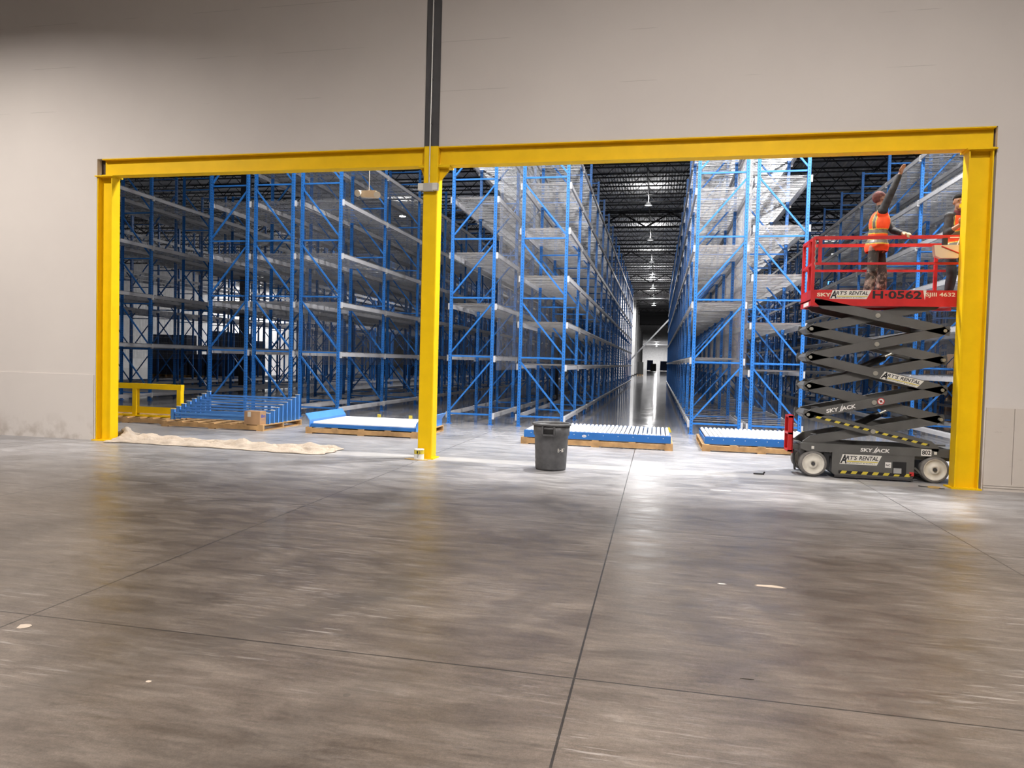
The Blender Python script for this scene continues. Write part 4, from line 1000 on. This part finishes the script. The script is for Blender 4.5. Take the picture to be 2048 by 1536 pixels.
def person(label, J, face, skin, look, tilt=0.0, hands=None):
    """J: joints; face: yaw of the torso; returns root, part lists."""
    t = empty('person', (J['hips'][0], J['hips'][1], 2.80), label, 'person')
    rz = Matrix.Rotation(face, 3, 'Z')
    V = {k: Vector(v) for k, v in J.items()}
    hips, chest, neck, head = V['hips'], V['chest'], V['neck'], V['head']
    lean = (chest - hips).normalized(); q = Vector((0, 0, 1)).rotation_difference(lean).to_matrix() @ rz
    hr = Matrix.Rotation(look, 3, 'Z') @ Matrix.Rotation(-tilt, 3, 'Y')     # head looks along local +x
    torso = [('e', hips + Vector((0, 0, .03)), (.115, .165, .14), q), ('e', hips.lerp(chest, .45), (.11, .150, .17), q), ('e', chest - lean * .05, (.118, .175, .19), q),
             ('c', V['shr'], V['shl'], .066, .066), ('c', chest + lean * .08, neck, .075, .056)]
    arms_ = []
    for s_ in 'rl':
        arms_ += [('c', V['sh' + s_], V['el' + s_], .056, .043), ('c', V['el' + s_], V['wr' + s_], .044, .029)]
    legs = []
    for s_ in 'rl':
        legs += [('c', V['hp' + s_], V['kn' + s_], .084, .060), ('c', V['kn' + s_], V['kn' + s_].lerp(V['an' + s_], .35), .062, .062), ('c', V['kn' + s_].lerp(V['an' + s_], .3), V['an' + s_], .062, .042)]
    feet = []
    for s_ in 'rl':
        a = V['an' + s_]; f = V['to' + s_]
        feet += [('c', Vector((a.x, a.y, 2.80 + .05)) - (f - a).normalized() * .02, Vector((f.x, f.y, 2.80 + .04)), .048, .038), ('c', a + Vector((0, 0, .06)), Vector((a.x, a.y, 2.86)), .05, .052)]
    hl = lambda x, y, z: head + hr @ Vector((x, y, z))
    hd = [('c', neck, head - Vector((0, 0, .03)), .056, .056), ('e', head + hr @ Vector((-.008, 0, .025)), (.098, .076, .100), hr), ('e', hl(.028, 0, -.05), (.062, .056, .066), hr),
          ('c', hl(.088, 0, .012), hl(.108, 0, -.022), .009, .014), ('c', hl(.082, -.018, -.062), hl(.082, .018, -.062), .010, .010), ('c', hl(.078, -.03, .035), hl(.078, .03, .035), .014, .014), ('e', hl(.062, 0, -.098), (.026, .028, .022), hr)]
    for sy in (-1, 1): hd.append(('e', hl(-.005, sy * .078, -.005), (.022, .010, .034), hr))
    hnds = []
    for h in hands: hnds += hand(*h)
    body = torso + arms_ + legs + feet + hd + hnds
    shell(blob(body, .0085, 'body'), 'body', [skin], t)
    eyes = MB()
    for sy in (-1, 1): eyes.lathe([(.001, -.006), (.006, -.004), (.008, 0), (.006, .004), (.001, .006)], 10, hl(.086, sy * .032, .016))
    wbuild(eyes, 'eyes', 'ink', t)
    return t, dict(torso=torso, arms=arms_, legs=legs, feet=feet, head=hd, V=V, q=q, hr=hr, hl=hl, lean=lean)
def fat(L, k):
    out = []
    for s in L:
        if s[0] == 'c': out.append(('c', s[1], s[2], s[3] + k, s[4] + k))
        else: out.append(('e', s[1], tuple(a + k for a in s[2]), s[3]))
    return out
def vest(t, P, extra=None):
    V, q = P['V'], P['q']; hips, chest = V['hips'], V['chest']; lo = hips.z - .11
    me = blob(fat(P['torso'][:3], .028) + [('c', V['shr'].lerp(chest, .25), V['shl'].lerp(chest, .25), .088, .088), ('e', hips - Vector((0, 0, .03)), (.172, .222, .18), q)], .011, 'safety_vest')
    qi = q.inverted()
    def pick(c):
        z = c.z - hips.z; l = qi @ (c - chest)
        for z0 in (.055, .215):
            dz = abs(z - z0 - .02 * math.sin(l.y * 7))
            if dz < .028: return 1
            if dz < .041: return 2
        if z > .235:
            dy = abs(abs(l.y) - .095)
            if dy < .026: return 1
            if dy < .038: return 2
        return 0
    def keep(c):
        l = qi @ (c - chest)
        return c.z > lo and not (l.z > .13 and abs(l.y) < .062) and l.z < .26
    o = shell(me, 'safety_vest', ['orange', 'reflect', 'lime'], t, keep, pick)
    tag(o, 'orange safety vest with grey and lime tape')
    md = o.modifiers.new('thick', 'SOLIDIFY'); md.thickness = .006
    return o
DZ = 2.80
# worker with raised arm: faces along the lift, arm up towards the roof
J1 = dict(hips=(3.36, 12.24, 3.70), chest=(3.385, 12.22, 4.09), neck=(3.385, 12.22, 4.29), head=(3.385, 12.23, 4.43),
          shr=(3.375, 12.05, 4.21), shl=(3.47, 12.38, 4.17), elr=(3.475, 11.97, 4.50), wrr=(3.585, 12.0, 4.755), ell=(3.60, 12.25, 3.93), wrl=(3.665, 11.985, 3.835),
          hpr=(3.30, 12.15, 3.66), hpl=(3.43, 12.33, 3.66), knr=(3.275, 12.12, 3.25), knl=(3.485, 12.35, 3.25), anr=(3.225, 12.13, 2.89), anl=(3.485, 12.37, 2.89), tor=(3.36, 12.08, 2.84), tol=(3.58, 12.36, 2.84))
p1, P = person('person in an orange vest on the lift, one arm raised, one hand on the rail', J1, .15, 'skin', .25, .45,
               [((3.585, 12.0, 4.755), (.28, .02, .96), (-.7, -.6, .2), .25, (.9, -.3, -.2)), ((3.665, 11.985, 3.835), (.45, -.85, -.12), (-.85, -.45, .0), .75, (.0, -.25, -1))])
shell(blob(fat(P['torso'], .010) + fat([('c', s[1], s[2] if i % 2 == 0 else Vector(s[1]).lerp(Vector(s[2]), .88), s[3], s[4]) for i, s in enumerate(P['arms'])], .011), .010, 'shirt'), 'shirt', ['sleeve'], p1, lambda c: c.z > 3.66)
o = shell(blob(fat([P['torso'][0]], .012) + [('c', s[1], s[2], s[3] - .004 if i % 3 == 0 else s[3] + .018, s[4] + (.02 if i % 3 < 2 else .034)) for i, s in enumerate(P['legs'])], .010, 'trousers'), 'trousers', ['splash'], p1, lambda c: c.z < 3.80)
shell(blob(fat(P['feet'], .012), .009, 'boots'), 'boots', ['boot'], p1)
vest(p1, P)
hl = P['hl']
shell(blob([('e', hl(-.012, 0, .035), (.106, .084, .099), P['hr'])], .008, 'headwear'), 'headwear', ['cap'], p1, lambda c: (P['hr'].inverted() @ (c - P['V']['head'])).z > .03 or (P['hr'].inverted() @ (c - P['V']['head'])).x < -.05)
gl = hand((3.665, 11.985, 3.835), (.45, -.85, -.12), (-.85, -.45, .0), .75, (.0, -.25, -1))
shell(blob(fat(gl, .004), .006, 'glove'), 'glove', ['glove'], p1)
# worker by the column: facing the camera's left, hands at the chest
J2 = dict(hips=(4.55, 12.33, 3.66), chest=(4.55, 12.31, 4.03), neck=(4.54, 12.30, 4.22), head=(4.535, 12.27, 4.365),
          shr=(4.395, 12.24, 4.14), shl=(4.71, 12.36, 4.14), elr=(4.335, 12.16, 3.86), wrr=(4.46, 12.02, 3.965), ell=(4.73, 12.20, 3.92), wrl=(4.57, 12.06, 4.14),
          hpr=(4.46, 12.32, 3.62), hpl=(4.64, 12.35, 3.62), knr=(4.485, 12.30, 3.22), knl=(4.71, 12.33, 3.22), anr=(4.455, 12.34, 2.89), anl=(4.73, 12.38, 2.89), tor=(4.40, 12.24, 2.84), tol=(4.69, 12.27, 2.84))
p2, P = person('dark-haired person in an orange vest, half hidden by the right yellow column', J2, -PI / 2 - .25, 'skin2', -PI / 2 - .12, -.1,
               [((4.46, 12.02, 3.965), (.35, -.2, .9), (-.75, -.5, .2), .35, (.3, .9, .0)), ((4.57, 12.06, 4.14), (-.35, -.1, .9), (.8, -.5, .3), .8, (-.1, .9, .0))])
shell(blob(fat(P['torso'], .010) + fat([s for i, s in enumerate(P['arms']) if i % 2 == 0], .012) + fat([('c', s[1], Vector(s[1]).lerp(Vector(s[2]), .35), s[3], s[3] - .002) for i, s in enumerate(P['arms']) if i % 2 == 1], .011), .010, 'shirt'), 'shirt', ['sleeve', 'maroon'], p2, lambda c: c.z > 3.62,
      lambda c: 1 if (abs(c.x - 4.54) < .07 and c.y < 12.3) else 0)
shell(blob(fat([P['torso'][0]], .012) + [('c', s[1], s[2], s[3] - .004 if i % 3 == 0 else s[3] + .012, s[4] + .012) for i, s in enumerate(P['legs'])], .010, 'trousers'), 'trousers', ['jeans'], p2, lambda c: c.z < 3.76)
shell(blob(fat(P['feet'], .012), .009, 'boots'), 'boots', ['boot'], p2)
vest(p2, P)
hri = P['hr'].inverted(); h2 = P['V']['head']
shell(blob([('e', P['hl'](-.016, 0, .040), (.106, .084, .100), P['hr'])], .008, 'hair'), 'hair', ['hair'], p2, lambda c: (hri @ (c - h2)).z > .062 or ((hri @ (c - h2)).x < -.02 and (hri @ (c - h2)).z > -.05))
t = empty('tape_measure', (4.525, 12.08, 4.27), 'yellow tape measure held up to the mouth of the person by the column', 'tape measure')
MB().prism([(-.05, -.025), (.05, -.025), (.05, .015), (.03, .03), (-.05, .03)], lambda a, b: (a, -.016, b), lambda a, b: (a, .016, b)).build('case', 'yellow', t)
MB().bar((.04, 0, -.02), (-.02, -.03, -.26), .010, .002).build('blade', 'yellow', t)

# ------------------------------------------------------------------ world and view
wd_ = bpy.data.worlds.new('world'); S.world = wd_; wd_.use_nodes = True
wd_.node_tree.nodes['Background'].inputs[0].default_value = (.8, .85, 1, 1); wd_.node_tree.nodes['Background'].inputs[1].default_value = .02
S.view_settings.view_transform = 'Standard'; S.view_settings.look = 'None'; S.view_settings.gamma = 1; S.view_settings.use_curve_mapping = False
S.view_settings.exposure = 0.0
S.cycles.use_denoising = True
S.cycles.max_bounces = 4; S.cycles.diffuse_bounces = 3; S.cycles.use_adaptive_sampling = True; S.cycles.adaptive_threshold = .07; S.cycles.glossy_bounces = 2
S.cycles.sample_clamp_indirect = 6.0
